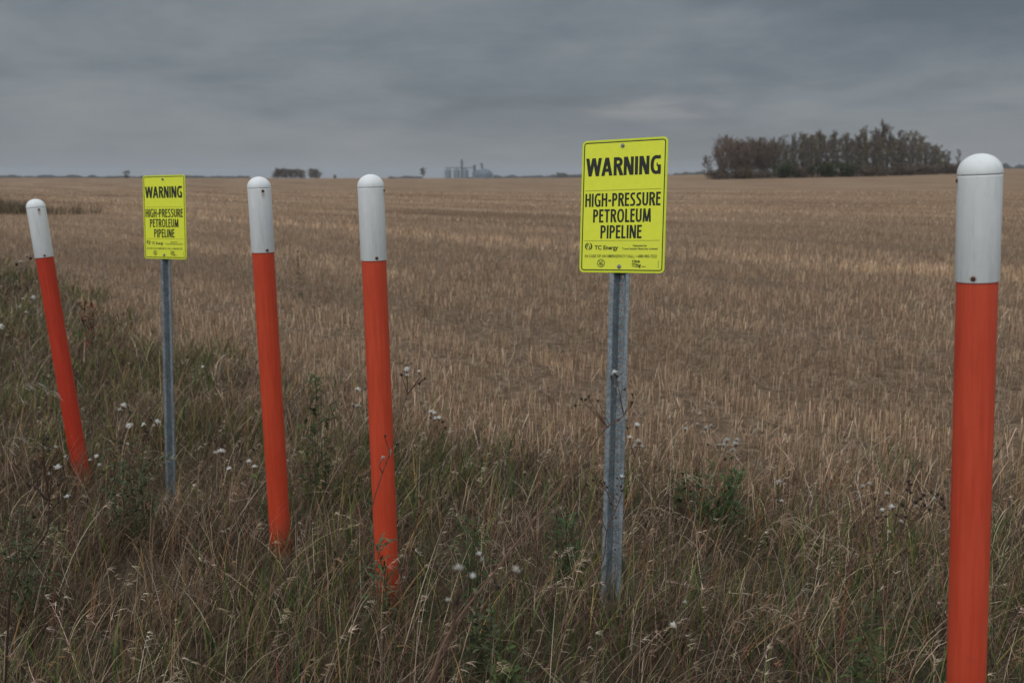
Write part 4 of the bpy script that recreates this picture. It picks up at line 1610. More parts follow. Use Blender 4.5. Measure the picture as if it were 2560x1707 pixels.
def build_elevator():
    """grain elevator on the skyline: corrugated bins, conveyor, legs and a domed store"""
    Y = 1500.0
    M = simple_mat('weathered_zinc_sheet', (0.20, 0.23, 0.27), 0.6, 0.1, 0.2, 0.4)
    MD = simple_mat('dark_zinc_sheet', (0.12, 0.15, 0.19), 0.6, 0.1, 0.2, 0.4)
    z0 = skyline_z(455, Y)

    def zat(v): return skyline_z(v, Y)

    def x_at(u): return col_of(u, Y)

    def bin_obj(u0, u1, v_eave, v_top, label, name='grain_bin', mat=M, y=Y, grp='grain bins of the elevator', dome=False):
        x0, x1 = x_at(u0), x_at(u1)
        R = (x1 - x0) / 2
        ze, zt = zat(v_eave), zat(v_top)
        root = empty(name, ((x0 + x1) / 2, y, z0))
        tag(root, label, 'grain bin', grp)
        prof = []
        k = 18
        H = ze - z0
        for i in range(k + 1):                       # corrugated wall
            prof.append((R * (1.0 + (0.006 if i % 2 else 0.0)), H * i / k))
        link_mesh('wall', lathe('wall', prof, 32), root, mat)
        if dome:
            rp = [(R * 1.02 * math.cos(a * math.pi / 20), H + (zt - ze) * math.sin(a * math.pi / 20)) for a in range(10)] + [(0, zt - z0)]
            link_mesh('roof', lathe('roof', rp, 40), root, mat)
            return root
        rf = link_mesh('roof', lathe('roof', [(R * 1.03, H), (R * 1.02, H + 0.3), (R * 0.2, H + (zt - ze) * 0.82), (R * 0.18, zt - z0), (0, zt - z0 + 0.4)], 32), root, mat)
        return root
    bin_obj(1112, 1128, 426, 420.5, 'leftmost slim grain bin with a cone roof on the skyline')
    bin_obj(1134, 1149.5, 426, 420.5, 'middle slim grain bin with a cone roof on the skyline')
    bin_obj(1153, 1171, 425.5, 419.5, 'right slim grain bin below the tall elevator mast')
    bin_obj(1181, 1200, 430, 424, 'medium grain bin left of the leaning leg on the skyline')
    bin_obj(1190, 1232, 438, 422, 'widest grain bin with a broad domed roof at the right end of the elevator', mat=MD, y=Y - 16, dome=True)

    def tower(u0, u1, vt, label, name, head=0.0, cat='tower', slope=0.0):
        x0, x1 = x_at(u0), x_at(u1)
        zt = zat(vt)
        root = empty(name, ((x0 + x1) / 2, Y - 3, z0))
        tag(root, label, cat)
        w = (x1 - x0) / 2
        H = zt - z0
        s = Soup()
        c = (1, 1, 1)
        for (px, py) in ((-w, -w), (w, -w), (w, w), (-w, w)):   # lattice legs
            s.tube([Vector((px + slope * w * 2, py, 0)), Vector((px * 0.9, py * 0.9, H))], [0.35, 0.3], c, 4)
        nseg = max(4, int(H / (2.2 * w)))
        for i in range(nseg):
            za, zb = H * i / nseg, H * (i + 1) / nseg
            sh = slope * w * 2
            fa, fb = 1 - i / nseg, 1 - (i + 1) / nseg
            for (p, q) in (((-w, -w), (w, -w)), ((w, -w), (-w, -w)), ((-w, w), (w, w)), ((w, w), (-w, w))):
                s.tube([Vector((p[0] + sh * fa, p[1], za)), Vector((q[0] + sh * fb, q[1], zb))], [0.16, 0.16], c, 3)
        me = s.mesh('frame')
        link_mesh('frame', me, root, MD)
        pipe = Soup()
        pipe.tube([Vector((slope * w * 2, 0, 0)), Vector((0, 0, H))], [w * 0.62, w * 0.5], c, 8)
        link_mesh('leg_casing', pipe.mesh('leg_casing'), root, MD)
        if head:
            bm = bmesh.new()
            bmesh.ops.create_cube(bm, size=1)
            bmesh.ops.scale(bm, vec=(2 * w + 1.2, 2 * w + 1.2, head), verts=bm.verts)
            bmesh.ops.translate(bm, vec=(0, 0, H - head / 2), verts=bm.verts)
            for v in bm.verts:
                if v.co.z > H - head * 0.3:
                    v.co.x *= 0.6
            bmesh.ops.bevel(bm, geom=bm.edges[:], offset=0.15, segments=1, affect='EDGES')
            me = bpy.data.meshes.new('head_house')
            bm.to_mesh(me)
            bm.free()
            link_mesh('head_house', me, root, MD)
    tower(1152.8, 1157.5, 399, 'tall thin elevator mast rising above the grain bins', 'elevator_leg', 4.0)
    tower(1183.5, 1189.5, 412.5, 'stubby elevator tower at the right end of the conveyor', 'elevator_leg', 5.0)
    tower(1201.5, 1206.5, 408, 'leaning dark elevator leg over the wide bins', 'elevator_leg', 2.0, slope=1.6)
    # conveyor gallery along the bin tops
    xa, xb = x_at(1111), x_at(1186)
    zc = zat(419.6)
    s = Soup()
    for dz in (-0.5, 0.5):
        for dy in (-0.7, 0.7):
            s.tube([Vector((0, dy, dz)), Vector((xb - xa, dy, dz))], [0.14, 0.14], (1, 1, 1), 4)
    n = 24
    for i in range(n):
        a, b = (xb - xa) * i / n, (xb - xa) * (i + 1) / n
        for dy in (-0.7, 0.7):
            s.tube([Vector((a, dy, -0.5)), Vector((b, dy, 0.5))], [0.08, 0.08], (1, 1, 1), 3)
    root = empty('conveyor', (xa, Y - 1, zc))
    tag(root, 'thin horizontal conveyor running over the grain bins on the skyline', 'conveyor')
    link_mesh('truss', s.mesh('truss'), root, MD)
    s = Soup()
    s.tube([Vector((0, 0, 0)), Vector((xb - xa, 0, 0))], [0.35, 0.35], (1, 1, 1), 8)
    link_mesh('belt_casing', s.mesh('belt_casing'), root, M)


build_grove()
build_bushes()
build_far_trees()
build_woods()
build_elevator()


# ------------------------------------------------------------------ roadside weeds
def curve_pts(pts, per=5):
    """Catmull-Rom through the points"""
    if len(pts) < 3:
        return [pts[0].lerp(pts[-1], i / per) for i in range(per + 1)]
    out = []
    Q = [pts[0] * 2 - pts[1]] + pts + [pts[-1] * 2 - pts[-2]]
    for i in range(1, len(Q) - 2):
        a, b, c, d = Q[i - 1], Q[i], Q[i + 1], Q[i + 2]
        for k in range(per):
            t = k / per
            out.append(0.5 * ((2 * b) + (c - a) * t + (2 * a - 5 * b + 4 * c - d) * t * t + (3 * b - a - 3 * c + d) * t ** 3))
    out.append(pts[-1])
    return out


def fluff_mesh(seed, open_=0.8, grey=0.0, size=1.0, n=90):
    """burst seed head: tuft of silky hairs over a small bristly cup, radius about 1"""
    r = random.Random(seed)
    s = Soup()
    hair = (0.86 - grey * 0.4, 0.85 - grey * 0.42, 0.82 - grey * 0.44)
    for i in range(n):
        th = r.uniform(0, open_ * math.pi * 0.62)
        az = r.uniform(0, 6.28)
        d = Vector((math.sin(th) * math.cos(az), math.sin(th) * math.sin(az), math.cos(th)))
        L = r.uniform(0.65, 1.15)
        m = d * L * 0.55 + Vector((r.gauss(0, 0.07), r.gauss(0, 0.07), r.gauss(0, 0.07)))
        e = d * L + Vector((r.gauss(0, 0.16), r.gauss(0, 0.16), r.gauss(-0.05, 0.12)))
        u, w = frame_of(d)
        k = (u * math.cos(az * 3) + w * math.sin(az * 3)) * 0.060
        c = jit(hair, r, 0.06)
        c = tuple(min(0.9, v) for v in c)
        s.tri(d * 0.12 - k, d * 0.12 + k, m + k * 1.1, c)
        s.tri(m - k * 0.9, m + k * 0.9, e, c)
    core = (0.62 - grey * 0.3, 0.60 - grey * 0.3, 0.56 - grey * 0.32)
    s.tube([Vector((0, 0, -0.25)), Vector((0, 0, 0.0)), Vector((0, 0, 0.45)), Vector((0, 0, 0.62))], [0.16, 0.34, 0.42, 0.08], core, 9)
    for i in range(16):
        a = 6.28 * i / 16
        b = Vector((math.cos(a), math.sin(a), 0))
        t_ = Vector((-math.sin(a), math.cos(a), 0)) * 0.09
        s.tri(b * 0.28 + Vector((0, 0, -0.42)) - t_, b * 0.28 + Vector((0, 0, -0.42)) + t_, b * 0.48 + Vector((0, 0, r.uniform(0.0, 0.25))), (0.17, 0.11, 0.07))
    s.tube([Vector((0, 0, -0.62)), Vector((0, 0, -0.42)), Vector((0, 0, -0.1))], [0.10, 0.28, 0.30], (0.13, 0.085, 0.055), 8)
    me = s.mesh('seed_head')
    me.materials.append(M_PLANT)
    return me


def dark_head_mesh(seed):
    """spent head: dark cup with stiff spreading bracts and a few leftover hairs"""
    r = random.Random(seed)
    s = Soup()
    s.tube([Vector((0, 0, -0.7)), Vector((0, 0, -0.35)), Vector((0, 0, 0.1)), Vector((0, 0, 0.3))], [0.10, 0.36, 0.40, 0.12], (0.055, 0.04, 0.032), 8)
    for i in range(26):
        a = r.uniform(0, 6.28)
        b = Vector((math.cos(a), math.sin(a), 0))
        t_ = Vector((-math.sin(a), math.cos(a), 0)) * 0.10
        z = r.uniform(-0.4, 0.1)
        s.tri(b * 0.30 + Vector((0, 0, z)) - t_, b * 0.30 + Vector((0, 0, z)) + t_,
              b * r.uniform(0.6, 1.0) + Vector((0, 0, z + r.uniform(0.1, 0.8))), jit((0.075, 0.052, 0.04), r, 0.25))
    for i in range(7):
        d = Vector((r.gauss(0, 0.5), r.gauss(0, 0.5), 1)).normalized()
        u, _ = frame_of(d)
        s.tri(u * -0.04, u * 0.04, d * r.uniform(0.7, 1.1), (0.42, 0.38, 0.33))
    me = s.mesh('seed_head')
    me.materials.append(M_PLANT)
    return me


HEADS = {'w': [fluff_mesh(1), fluff_mesh(2, 0.95), fluff_mesh(3, 0.6)],
         'g': [fluff_mesh(4, 1.0, 0.55), fluff_mesh(5, 0.9, 0.7, n=60)],
         'd': [dark_head_mesh(6), dark_head_mesh(7)]}
STEM_C = (0.135, 0.075, 0.052)


def leaf_blade(s, base, d, L, w, col, r, lobes=4, curl=0.5):
    """jagged, drooping leaf"""
    d = d.normalized()
    side = d.cross(Vector((0, 0, 1)))
    side = side.normalized() if side.length > 1e-3 else Vector((1, 0, 0))
    prev = None
    n = lobes * 2
    p = base.copy()
    for i in range(n + 1):
        f = i / n
        ww = w * math.sin(math.pi * min(0.98, 0.10 + f * 0.88)) * (1.0 if i % 2 else 0.45)
        a, b = p - side * ww, p + side * ww
        if prev:
            s.tri(prev[0], prev[1], p, col)
            s.tri(prev[0], p, a, col)
            s.tri(prev[1], b, p, col)
        prev = (a, b)
        d = (d + Vector((r.gauss(0, 0.05), r.gauss(0, 0.05), -curl / n))).normalized()
        p = p + d * L / n


def weed(label, stems, heads, Y, name='dry_weed', col=STEM_C, r0=0.0022, seed=0, leaves=0, root_dx=0.0, cat='weed', hs=1.0, rb=0.62, tp=0.6):
    """stems: polylines in photo pixels, first one starts at the bottom; heads: (u, v, type, radius px)"""
    r = random.Random(seed)
    Ys = (lambda v: Y) if not callable(Y) else Y
    pts0 = [P(u, v, Ys(v)) for (u, v) in stems[0]]
    p0 = pts0[0]
    d = (pts0[0] - pts0[min(1, len(pts0) - 1)])
    gz = ground_z(p0.x, p0.y)
    foot = p0.copy()
    if p0.z > gz + 0.02:
        k = (p0.z - gz)
        foot = Vector((p0.x + max(-0.25, min(0.25, d.x / max(0.02, -d.z) * k * 0.5)) + root_dx, p0.y + 0.02, gz - 0.02))
        pts0 = [foot, p0.lerp(foot, 0.45) + Vector((0.004, 0, 0))] + pts0
    root = empty(name, foot)
    tag(root, label, cat, 'dry weeds in the verge')
    s = Soup()
    main = curve_pts(pts0, 5)
    N = len(main)
    L0 = max(0.3, (main[-1] - main[0]).length)
    s.tube([p - foot for p in main], [r0 * (1 - tp * i / N) for i in range(N)], jit(col, r, 0.08), 6)
    for br in stems[1:]:
        q = [P(u, v, Ys(v)) for (u, v) in br]
        # start on the closest point of the stem already made, wander a little in depth
        c = min(main, key=lambda p: (p - q[0]).length)
        q[0] = c
        for i in range(1, len(q)):
            q[i] = q[i] + Vector((0, 0.012 * r.uniform(-1, 1), 0))
        q = curve_pts(q, 4)
        s.tube([p - foot for p in q], [r0 * rb * (1 - 0.45 * i / len(q)) for i in range(len(q))], jit(col, r, 0.1), 5)
    for i in range(leaves):                     # withered leaves on the stem
        f = r.uniform(0.05, 0.75)
        p = main[int(f * (N - 1))] - foot
        az = r.uniform(0, 6.28)
        leaf_blade(s, p, Vector((math.cos(az), math.sin(az), r.uniform(0.1, 0.7))), r.uniform(0.025, 0.06), 0.004, jit((0.16, 0.11, 0.07), r, 0.2), r, 3, 1.2)
    # little nodes
    for i in range(4, N - 1, 6):
        p = main[i] - foot
        s.tube([p - Vector((0, 0, 0.003)), p, p + Vector((0, 0, 0.003))], [r0 * 0.7, r0 * 1.25, r0 * 0.7], jit(col, r, 0.1), 6)
    link_mesh('stem', s.mesh('stem', True), root, M_PLANT)
    ends = [curve_pts([P(u, v, Ys(v)) for (u, v) in br], 2)[-1] for br in stems]
    for (u, v, k, rp) in heads:
        Yv = Ys(v)
        p = P(u, v, Yv)
        o = link_mesh('seed_head', HEADS[k][r.randrange(len(HEADS[k]))], root)
        o.location = p - foot
        R = rp / F_PX * (p - Vector((0, 0, CAM_H))).length * hs
        o.scale = (R, R, R)
        o.rotation_euler = (r.uniform(-0.5, 0.5), r.uniform(-0.5, 0.6), r.uniform(0, 6.28))
        # a short pedicel joins the head to its branch
        c = min(ends + main, key=lambda q: (q - p).length)
        if (c - p).length > 0.004:
            b = Soup()
            b.tube([c - foot, (c.lerp(p, 0.5) - foot) + Vector((0, 0, -0.002)), p - foot], [r0 * 0.45] * 3, col, 4)
            link_mesh('pedicel', b.mesh('pedicel', True), root, M_PLANT)
    return root


def off(ox, oy, k=3.672):
    return lambda *pts: [(ox + x / k, oy + y / k) for (x, y) in pts]


c1, c2, c3, c4, c5, c6, c7, c8 = (off(0, 640), off(640, 853), off(1280, 853), off(1920, 853), off(0, 1067), off(640, 1280),
                                  off(1280, 1280), off(1920, 1280))


def hd(c, *items):
    out = []
    for (x, y, k, rp) in items:
        (u, v), = c((x, y))
        out.append((u, v, k, rp))
    return out


weed('tall reddish weed whose stem slants across the third orange post from the left',
     [c6((650, 1450), (750, 1180), (900, 650), (1050, 0)) + c2((1160, 1210), (1243, 985), (1330, 680), (1388, 490)),
      c2((1388, 490), (1365, 400), (1335, 310)), c2((1388, 490), (1386, 420), (1385, 345)), c2((1380, 400), (1392, 330), (1392, 290)),
      c2((1390, 485), (1440, 430), (1495, 380), (1550, 340)), c2((1495, 380), (1503, 330), (1500, 295)),
      c2((1165, 1200), (1138, 1130), (1160, 1080)), c2((1225, 1025), (1200, 950), (1187, 880)), c2((1250, 955), (1300, 940)),
      c2((1215, 1060), (1270, 1010))],
     hd(c2, (1390, 262, 'w', 10), (1386, 318, 'w', 7.5), (1500, 280, 'w', 6.5), (1333, 305, 'd', 7.5), (1497, 385, 'd', 7.5), (1548, 338, 'd', 6.5),
        (1365, 275, 'd', 4), (1167, 1065, 'g', 6), (1186, 865, 'd', 6.5), (1290, 945, 'd', 7.5), (1310, 935, 'd', 4)), 3.15, seed=1, leaves=3, r0=0.0030)

weed('long red-brown weed arching up to the right in front of the larger sign post',
     [[(1073, 1707), (1103, 1620), (1147, 1544), (1206, 1468), (1262, 1395), (1348, 1283)] + c3((590, 1170), (845, 815), (940, 745), (1025, 685)),
      c3((1025, 685), (1015, 600), (960, 470), (940, 410), (912, 350)), c3((845, 815), (835, 740), (740, 620), (670, 590), (590, 595)),
      c3((740, 620), (725, 560), (705, 510)), c3((735, 575), (790, 548)), c3((625, 590), (630, 530)),
      c3((1030, 680), (1090, 590), (1112, 540), (1105, 490)), c3((1005, 560), (1000, 490), (1035, 440)), c3((925, 370), (960, 330)),
      c3((590, 1165), (575, 1110), (550, 1090)), c3((570, 1195), (620, 1195)), c3((1020, 640), (1060, 590), (1100, 560))],
     hd(c3, (943, 290, 'w', 10), (912, 325, 'd', 6.5), (965, 322, 'd', 7.5), (935, 415, 'g', 5), (1035, 438, 'd', 6.5), (580, 585, 'd', 7.5),
        (636, 525, 'd', 7.5), (672, 535, 'd', 6.5), (706, 500, 'd', 6.5), (790, 545, 'd', 6.5), (1104, 485, 'd', 6.5), (1102, 560, 'd', 7.5), (1088, 600, 'd', 3.5)),
     lambda v: 2.75 if v < 1200 else 2.75 - (v - 1200) / 507 * 0.75, seed=2, r0=0.0046, leaves=2, rb=0.26, tp=0.72)

weed('dark weed with pale burst heads rising right beside the larger sign post',
     [c7((650, 1000), (720, 700), (840, 420), (870, 180), (945, 0)) + c3((1040, 1310), (1130, 1060), (1152, 970)),
      c3((1040, 1310), (1005, 1300)), c3((1130, 1080), (1100, 980), (1090, 930)), c7((870, 180), (820, 60), (800, 0)) + c3((760, 1470), (700, 1370), (690, 1310)),
      c3((700, 1370), (745, 1270)), c3((780, 1490), (850, 1330), (870, 1330))],
     hd(c3, (1165, 925, 'g', 11), (1130, 960, 'g', 8), (1195, 965, 'g', 7), (1082, 888, 'w', 8.5), (1010, 1248, 'w', 8), (1000, 1330, 'd', 7), (1005, 1365, 'd', 6.5),
        (745, 1270, 'd', 7.5), (690, 1315, 'd', 7.5), (872, 1335, 'd', 6.5), (780, 1385, 'd', 6.5), (848, 1295, 'd', 6.5), (905, 1485, 'd', 6.5), (1062, 795, 'd', 6.5)),
     2.95, seed=3, r0=0.0026)

weed('single white tuft on a short stalk just right of the larger sign post',
     [c3((1180, 1080), (1160, 900), (1142, 800))], hd(c3, (1145, 778, 'w', 10)), 3.7, seed=4, r0=0.0016)

weed('row of fuzzy beige weed heads at the field edge right of the larger sign',
     [c3((1560, 1500), (1680, 1250), (1760, 980), (1785, 820)), c3((1700, 1180), (1620, 950), (1592, 830)), c3((1760, 980), (1720, 850), (1702, 780)),
      c3((1785, 850), (1810, 810), (1825, 790))],
     hd(c3, (1590, 808, 'g', 8), (1702, 762, 'g', 6), (1780, 800, 'g', 9), (1826, 776, 'g', 7), (1865, 790, 'd', 3.5)), 4.3, seed=5, r0=0.0018)

weed('weed with a ragged beige cluster of heads above the leafy green thistle',
     [c3((1830, 1480), (1900, 1200), (1950, 1040), (1970, 960)), c3((1945, 1050), (1915, 990), (1910, 960)), c3((1960, 1000), (2030, 960), (2060, 950)),
      c3((1930, 1100), (1960, 1080))],
     hd(c3, (1970, 910, 'g', 9), (1945, 955, 'g', 9), (1910, 955, 'g', 6), (2050, 945, 'g', 11), (2065, 905, 'g', 7), (2030, 995, 'g', 7), (1960, 1075, 'd', 6.5), (1800, 945, 'd', 6.5)),
     4.1, seed=6, r0=0.0018)

weed('dark-stemmed weed with bright white tufts right of the third orange post',
     [c2((1500, 1560), (1590, 1400), (1640, 1130), (1672, 930), (1682, 770)), c2((1672, 930), (1640, 850), (1630, 700)), c2((1680, 900), (1725, 860), (1790, 840)),
      c2((1682, 790), (1735, 795))],
     hd(c2, (1610, 650, 'w', 8.5), (1638, 662, 'w', 7.5), (1640, 716, 'w', 8.5), (1680, 712, 'w', 8.5), (1715, 735, 'd', 7.5), (1738, 792, 'd', 6.5), (1795, 832, 'g', 6), (1608, 700, 'd', 6.5)),
     3.55, seed=7, r0=0.0020)

weed('slender weed with one small white tuft, just left of the third orange post',
     [c2((815, 1500), (820, 1280), (870, 850), (885, 640), (910, 590)), c2((880, 700), (910, 500), (930, 455))],
     hd(c2, (936, 445, 'w', 8.5), (890, 580, 'g', 5), (925, 595, 'g', 7), (955, 600, 'g', 5)), 3.9, seed=8, r0=0.0018)

weed('bushy dark weed with several white tufts left of the smaller sign post',
     [c5((1020, 1560), (1110, 920), (1195, 640), (1205, 380), (1290, 100), (1320, -30)), c5((1205, 390), (1150, 180), (1140, 0)) + c1((1110, 1430),),
      c5((1165, 1500), (1175, 1000), (1195, 640)), c5((1250, 250), (1365, 100)) + c1((1440, 1530),), c5((1290, 110), (1310, 10)) + c1((1320, 1560),)],
     hd(c1, (1128, 1380, 'w', 10), (1105, 1412, 'g', 7), (1190, 1560, 'w', 10), (1320, 1550, 'w', 7.5), (1446, 1523, 'w', 8.5), (1415, 1555, 'g', 5), (1385, 1500, 'd', 7.5), (1190, 1430, 'd', 7.5)) +
     hd(c5, (1170, 160, 'g', 6), (1360, 110, 'd', 6.5), (1345, 40, 'd', 6.5), (1435, 45, 'd', 4)), 3.7, seed=9, r0=0.0024, leaves=4)

weed('straight thin weed topped by one spread white tuft, right of the smaller sign post',
     [c5((1880, 1350), (1925, 900), (1945, 600), (1958, 300), (1970, 240))], hd(c5, (2030, 228, 'w', 11), (1975, 240, 'g', 7), (1972, 125, 'd', 6.5)), 3.8, seed=10, r0=0.0019)

weed('pale-stalked weed with three white tufts close to the left side of the second orange post',
     [c5((1850, 1540), (1990, 1050), (2080, 720), (2130, 495), (2220, 430), (2290, 365)), c5((2130, 495), (2160, 380), (2205, 320))],
     hd(c5, (2105, 385, 'w', 7.5), (2285, 322, 'w', 8), (2335, 368, 'w', 8), (2208, 310, 'd', 7.5)), 3.35, seed=11, r0=0.0020, col=(0.24, 0.17, 0.10))

weed('branching near-black weed standing below the leftmost orange post',
     [c5((90, 1560), (150, 1350), (320, 1120), (430, 970), (447, 800), (450, 680)),
      c5((450, 675), (395, 610), (350, 530), (370, 450), (440, 395), (530, 320), (620, 262)), c5((352, 525), (300, 505), (250, 512)),
      c5((415, 400), (400, 290), (440, 225), (450, 180)), c5((400, 200), (410, 150), (440, 100)), c5((450, 675), (500, 655), (600, 632)),
      c5((450, 795), (490, 740), (540, 690)), c5((455, 670), (485, 570), (535, 520)), c5((460, 660), (470, 500), (462, 450)),
      c5((400, 590), (310, 545), (270, 530))],
     hd(c5, (535, 375, 'w', 10), (455, 435, 'g', 7), (620, 645, 'w', 8.5), (640, 640, 'd', 7.5), (250, 512, 'd', 7), (268, 535, 'd', 7.5), (440, 100, 'd', 8), (398, 155, 'd', 7.5),
        (445, 215, 'd', 8), (460, 365, 'd', 7), (535, 522, 'd', 7), (540, 688, 'd', 4), (600, 280, 'g', 6), (515, 190, 'g', 6)),
     2.45, seed=12, r0=0.0031, col=(0.07, 0.045, 0.036), leaves=2)

weed('out-of-focus weed with a round white tuft very close to the camera, bottom centre',
     [[(1085, 1707), (1110, 1640), (1135, 1560), (1142, 1510)], [(1142, 1510), (1150, 1480), (1176, 1448)], [(1138, 1540), (1110, 1470), (1092, 1420)],
      [(1142, 1510), (1147, 1465), (1146, 1425)], [(1128, 1580), (1190, 1510), (1240, 1470)], [(1190, 1510), (1260, 1450), (1288, 1428)], [(1147, 1465), (1180, 1420), (1197, 1388)]],
     [(1179, 1442, 'w', 13), (1092, 1413, 'd', 11), (1146, 1420, 'g', 13), (1198, 1384, 'w', 8), (1245, 1466, 'd', 14), (1290, 1426, 'g', 15), (1142, 1505, 'd', 13), (1120, 1500, 'g', 9),
      (1205, 1398, 'g', 8)], 1.42, seed=13, r0=0.0036, rb=0.4, col=(0.10, 0.065, 0.05))

weed('sprawling black-headed weed with an orange stalk, left of the nearest orange post',
     [c8((200, 1050), (350, 970), (440, 830), (600, 640), (750, 520), (870, 390), (1040, 340), (1200, 230), (1330, 80), (1430, -40)),
      c8((700, 540), (770, 380), (830, 280), (960, 150), (1000, 40)), c8((1060, 335), (1100, 240), (1150, 120), (1200, 0)) + c4((1270, 1420), (1290, 1300)),
      c8((1330, 80), (1400, 40)) + c4((1590, 1480), (1610, 1400)), c8((1150, 260), (1260, 120)) + c4((1340, 1470), (1430, 1400)), c8((870, 230), (900, 190), (980, 20)),
      c8((640, 600), (700, 580), (755, 590)), c8((1250, 180), (1300, 120)) + c4((1500, 1500), (1540, 1420))],
     hd(c4, (1290, 1280, 'd', 9), (1310, 1310, 'd', 7), (1275, 1360, 'd', 8), (1310, 1385, 'd', 7), (1430, 1405, 'd', 9), (1355, 1470, 'd', 10), (1240, 1500, 'd', 10), (1230, 1490, 'd', 7),
        (1560, 1400, 'd', 9), (1600, 1440, 'd', 9), (1590, 1490, 'd', 8), (1500, 1380, 'd', 7), (1530, 1445, 'g', 7), (1440, 1500, 'd', 8), (1480, 1540, 'd', 7), (980, 1440, 'd', 7.5),
        (1360, 1520, 'g', 7), (1620, 1520, 'd', 7), (1400, 1440, 'd', 7.5)) +
     hd(c8, (1220, 88, 'g', 8), (1115, 185, 'g', 7), (790, 125, 'd', 6.5), (870, 205, 'd', 7), (1085, 35, 'd', 7.5), (1000, 45, 'd', 7.5), (1180, 20, 'd', 7.5), (1260, 40, 'd', 7.5)),
     2.75, seed=14, r0=0.0028, col=(0.12, 0.075, 0.055), leaves=4)

weed('short weed with a large white tuft low in the grass right of the larger sign',
     [c7((1500, 1300), (1490, 1180), (1480, 1080))], hd(c7, (1475, 1045, 'w', 12), (1590, 825, 'g', 7)), 2.7, seed=15, r0=0.0016)

weed('weed with pale tufts standing in the grass left of the sprawling black-headed weed',
     [c4((900, 1560), (860, 1450), (870, 1340)), c4((1040, 1568), (1080, 1450), (1092, 1410)), c4((1060, 1568), (1130, 1540)), c4((880, 1400), (930, 1320))],
     hd(c4, (870, 1332, 'g', 7), (928, 1305, 'g', 6), (1092, 1400, 'g', 8), (1140, 1525, 'w', 10), (830, 1392, 'g', 7), (1050, 1555, 'w', 8), (845, 1430, 'g', 6)), 3.0, seed=16, r0=0.0016)

weed('weed with two beige tufts right of the bright-green leafy clump',
     [c4((60, 1500), (90, 1380), (100, 1300)), c4((80, 1500), (125, 1470))], hd(c4, (100, 1290, 'g', 8), (125, 1465, 'g', 6), (150, 1310, 'g', 5)), 3.5, seed=17, r0=0.0015)

weed('blurred weed with dark heads behind the leftmost orange post',
     [[(60, 900), (55, 800), (62, 720), (75, 655)], [(58, 760), (40, 700), (42, 665)], [(62, 730), (84, 690), (92, 650)], [(150, 760), (160, 700), (172, 660)],
      [(60, 820), (80, 770), (82, 745)]],
     [(76, 645, 'd', 7), (42, 660, 'd', 7), (92, 640, 'd', 7.5), (52, 655, 'g', 6), (66, 640, 'g', 5), (82, 745, 'w', 7.5), (58, 748, 'g', 5), (50, 768, 'g', 5), (65, 782, 'g', 6)],
     6.2, seed=18, r0=0.0022, col=(0.13, 0.10, 0.08))

weed('white tuft on a thin stalk cut by the left edge of the photo',
     [[(2, 900), (0, 830)]], [(1, 818, 'w', 10)], 4.6, seed=19, r0=0.0018)

weed('small weed with two pale tufts standing right of the leftmost orange post foot',
     [[(250, 1260), (245, 1200), (242, 1150)], [(246, 1200), (248, 1165)]], [(242, 1143, 'w', 8), (249, 1163, 'g', 7), (226, 1150, 'g', 5)], 3.9, seed=20, r0=0.0016)

weed('short weed with one tuft, between the second orange post and the smaller sign post',
     [[(508, 1020), (506, 960), (507, 925)]], [(507, 918, 'w', 5.5)], 6.0, seed=21, r0=0.0018)

weed('thin weed with reddish stem and closed head beside the foot of the third orange post',
     [c6((1330, 720), (1400, 420), (1460, 180), (1500, 20)), c6((1390, 450), (1350, 600))], hd(c6, (1500, 10, 'd', 6.5), (1355, 600, 'g', 6)), 3.05, seed=22, r0=0.0019, col=(0.20, 0.075, 0.05))


# green leafy weeds
def leafy(label, u, v, Y, hpx, wpx, n, cols, seed, group='leafy green weeds in the verge', name='leafy_weed', leafL=0.06, leafW=0.011):
    r = random.Random(seed)
    c = P(u, v, Y)                       # middle of the leafy mass
    gz = ground_z(c.x, c.y)
    H = max(0.12, c.z - gz + hpx / 2 / F_PX * Y)
    W = wpx / F_PX * Y
    root = empty(name, (c.x, c.y, gz))
    tag(root, label, 'plant', group)
    st, lf = Soup(), Soup()
    nst = max(4, n // 9)
    for k in range(nst):
        bx = r.uniform(-0.35, 0.35) * W
        top = Vector((bx * 1.2 + r.gauss(0, 0.18) * W, r.gauss(0, 0.25) * W, H * (0.35 + 0.65 * r.random() ** 0.7)))
        b = Vector((bx * 0.6, r.uniform(-0.2, 0.2) * W, -0.02))
        pts = curve_pts([b, b.lerp(top, 0.5) + Vector((r.gauss(0, 0.02), r.gauss(0, 0.01), 0.01)), top], 5)
        st.tube(pts, [0.0018 * (1 - 0.5 * i / len(pts)) for i in range(len(pts))], jit((0.10, 0.10, 0.045), r), 5)
        for j in range(int(n / nst * 1.5)):
            f = r.uniform(0.1, 1.0) ** 0.8
            g = f * (len(pts) - 1)
            i0 = min(len(pts) - 2, int(g))
            p = pts[i0].lerp(pts[i0 + 1], g - i0)
            az = r.uniform(0, 6.28)
            L = leafL * r.uniform(0.45, 1.2) * (1.2 - 0.55 * f)
            leaf_blade(lf, p, Vector((math.cos(az), math.sin(az), r.uniform(0.1, 1.6))), L, leafW * r.uniform(0.6, 1.1), jit(r.choice(cols), r, 0.25), r, 3, r.uniform(0.4, 1.4))
    link_mesh('stems', st.mesh('stems', True), root, M_PLANT)
    link_mesh('leaves', lf.mesh('leaves'), root, M_PLANT)
    return root


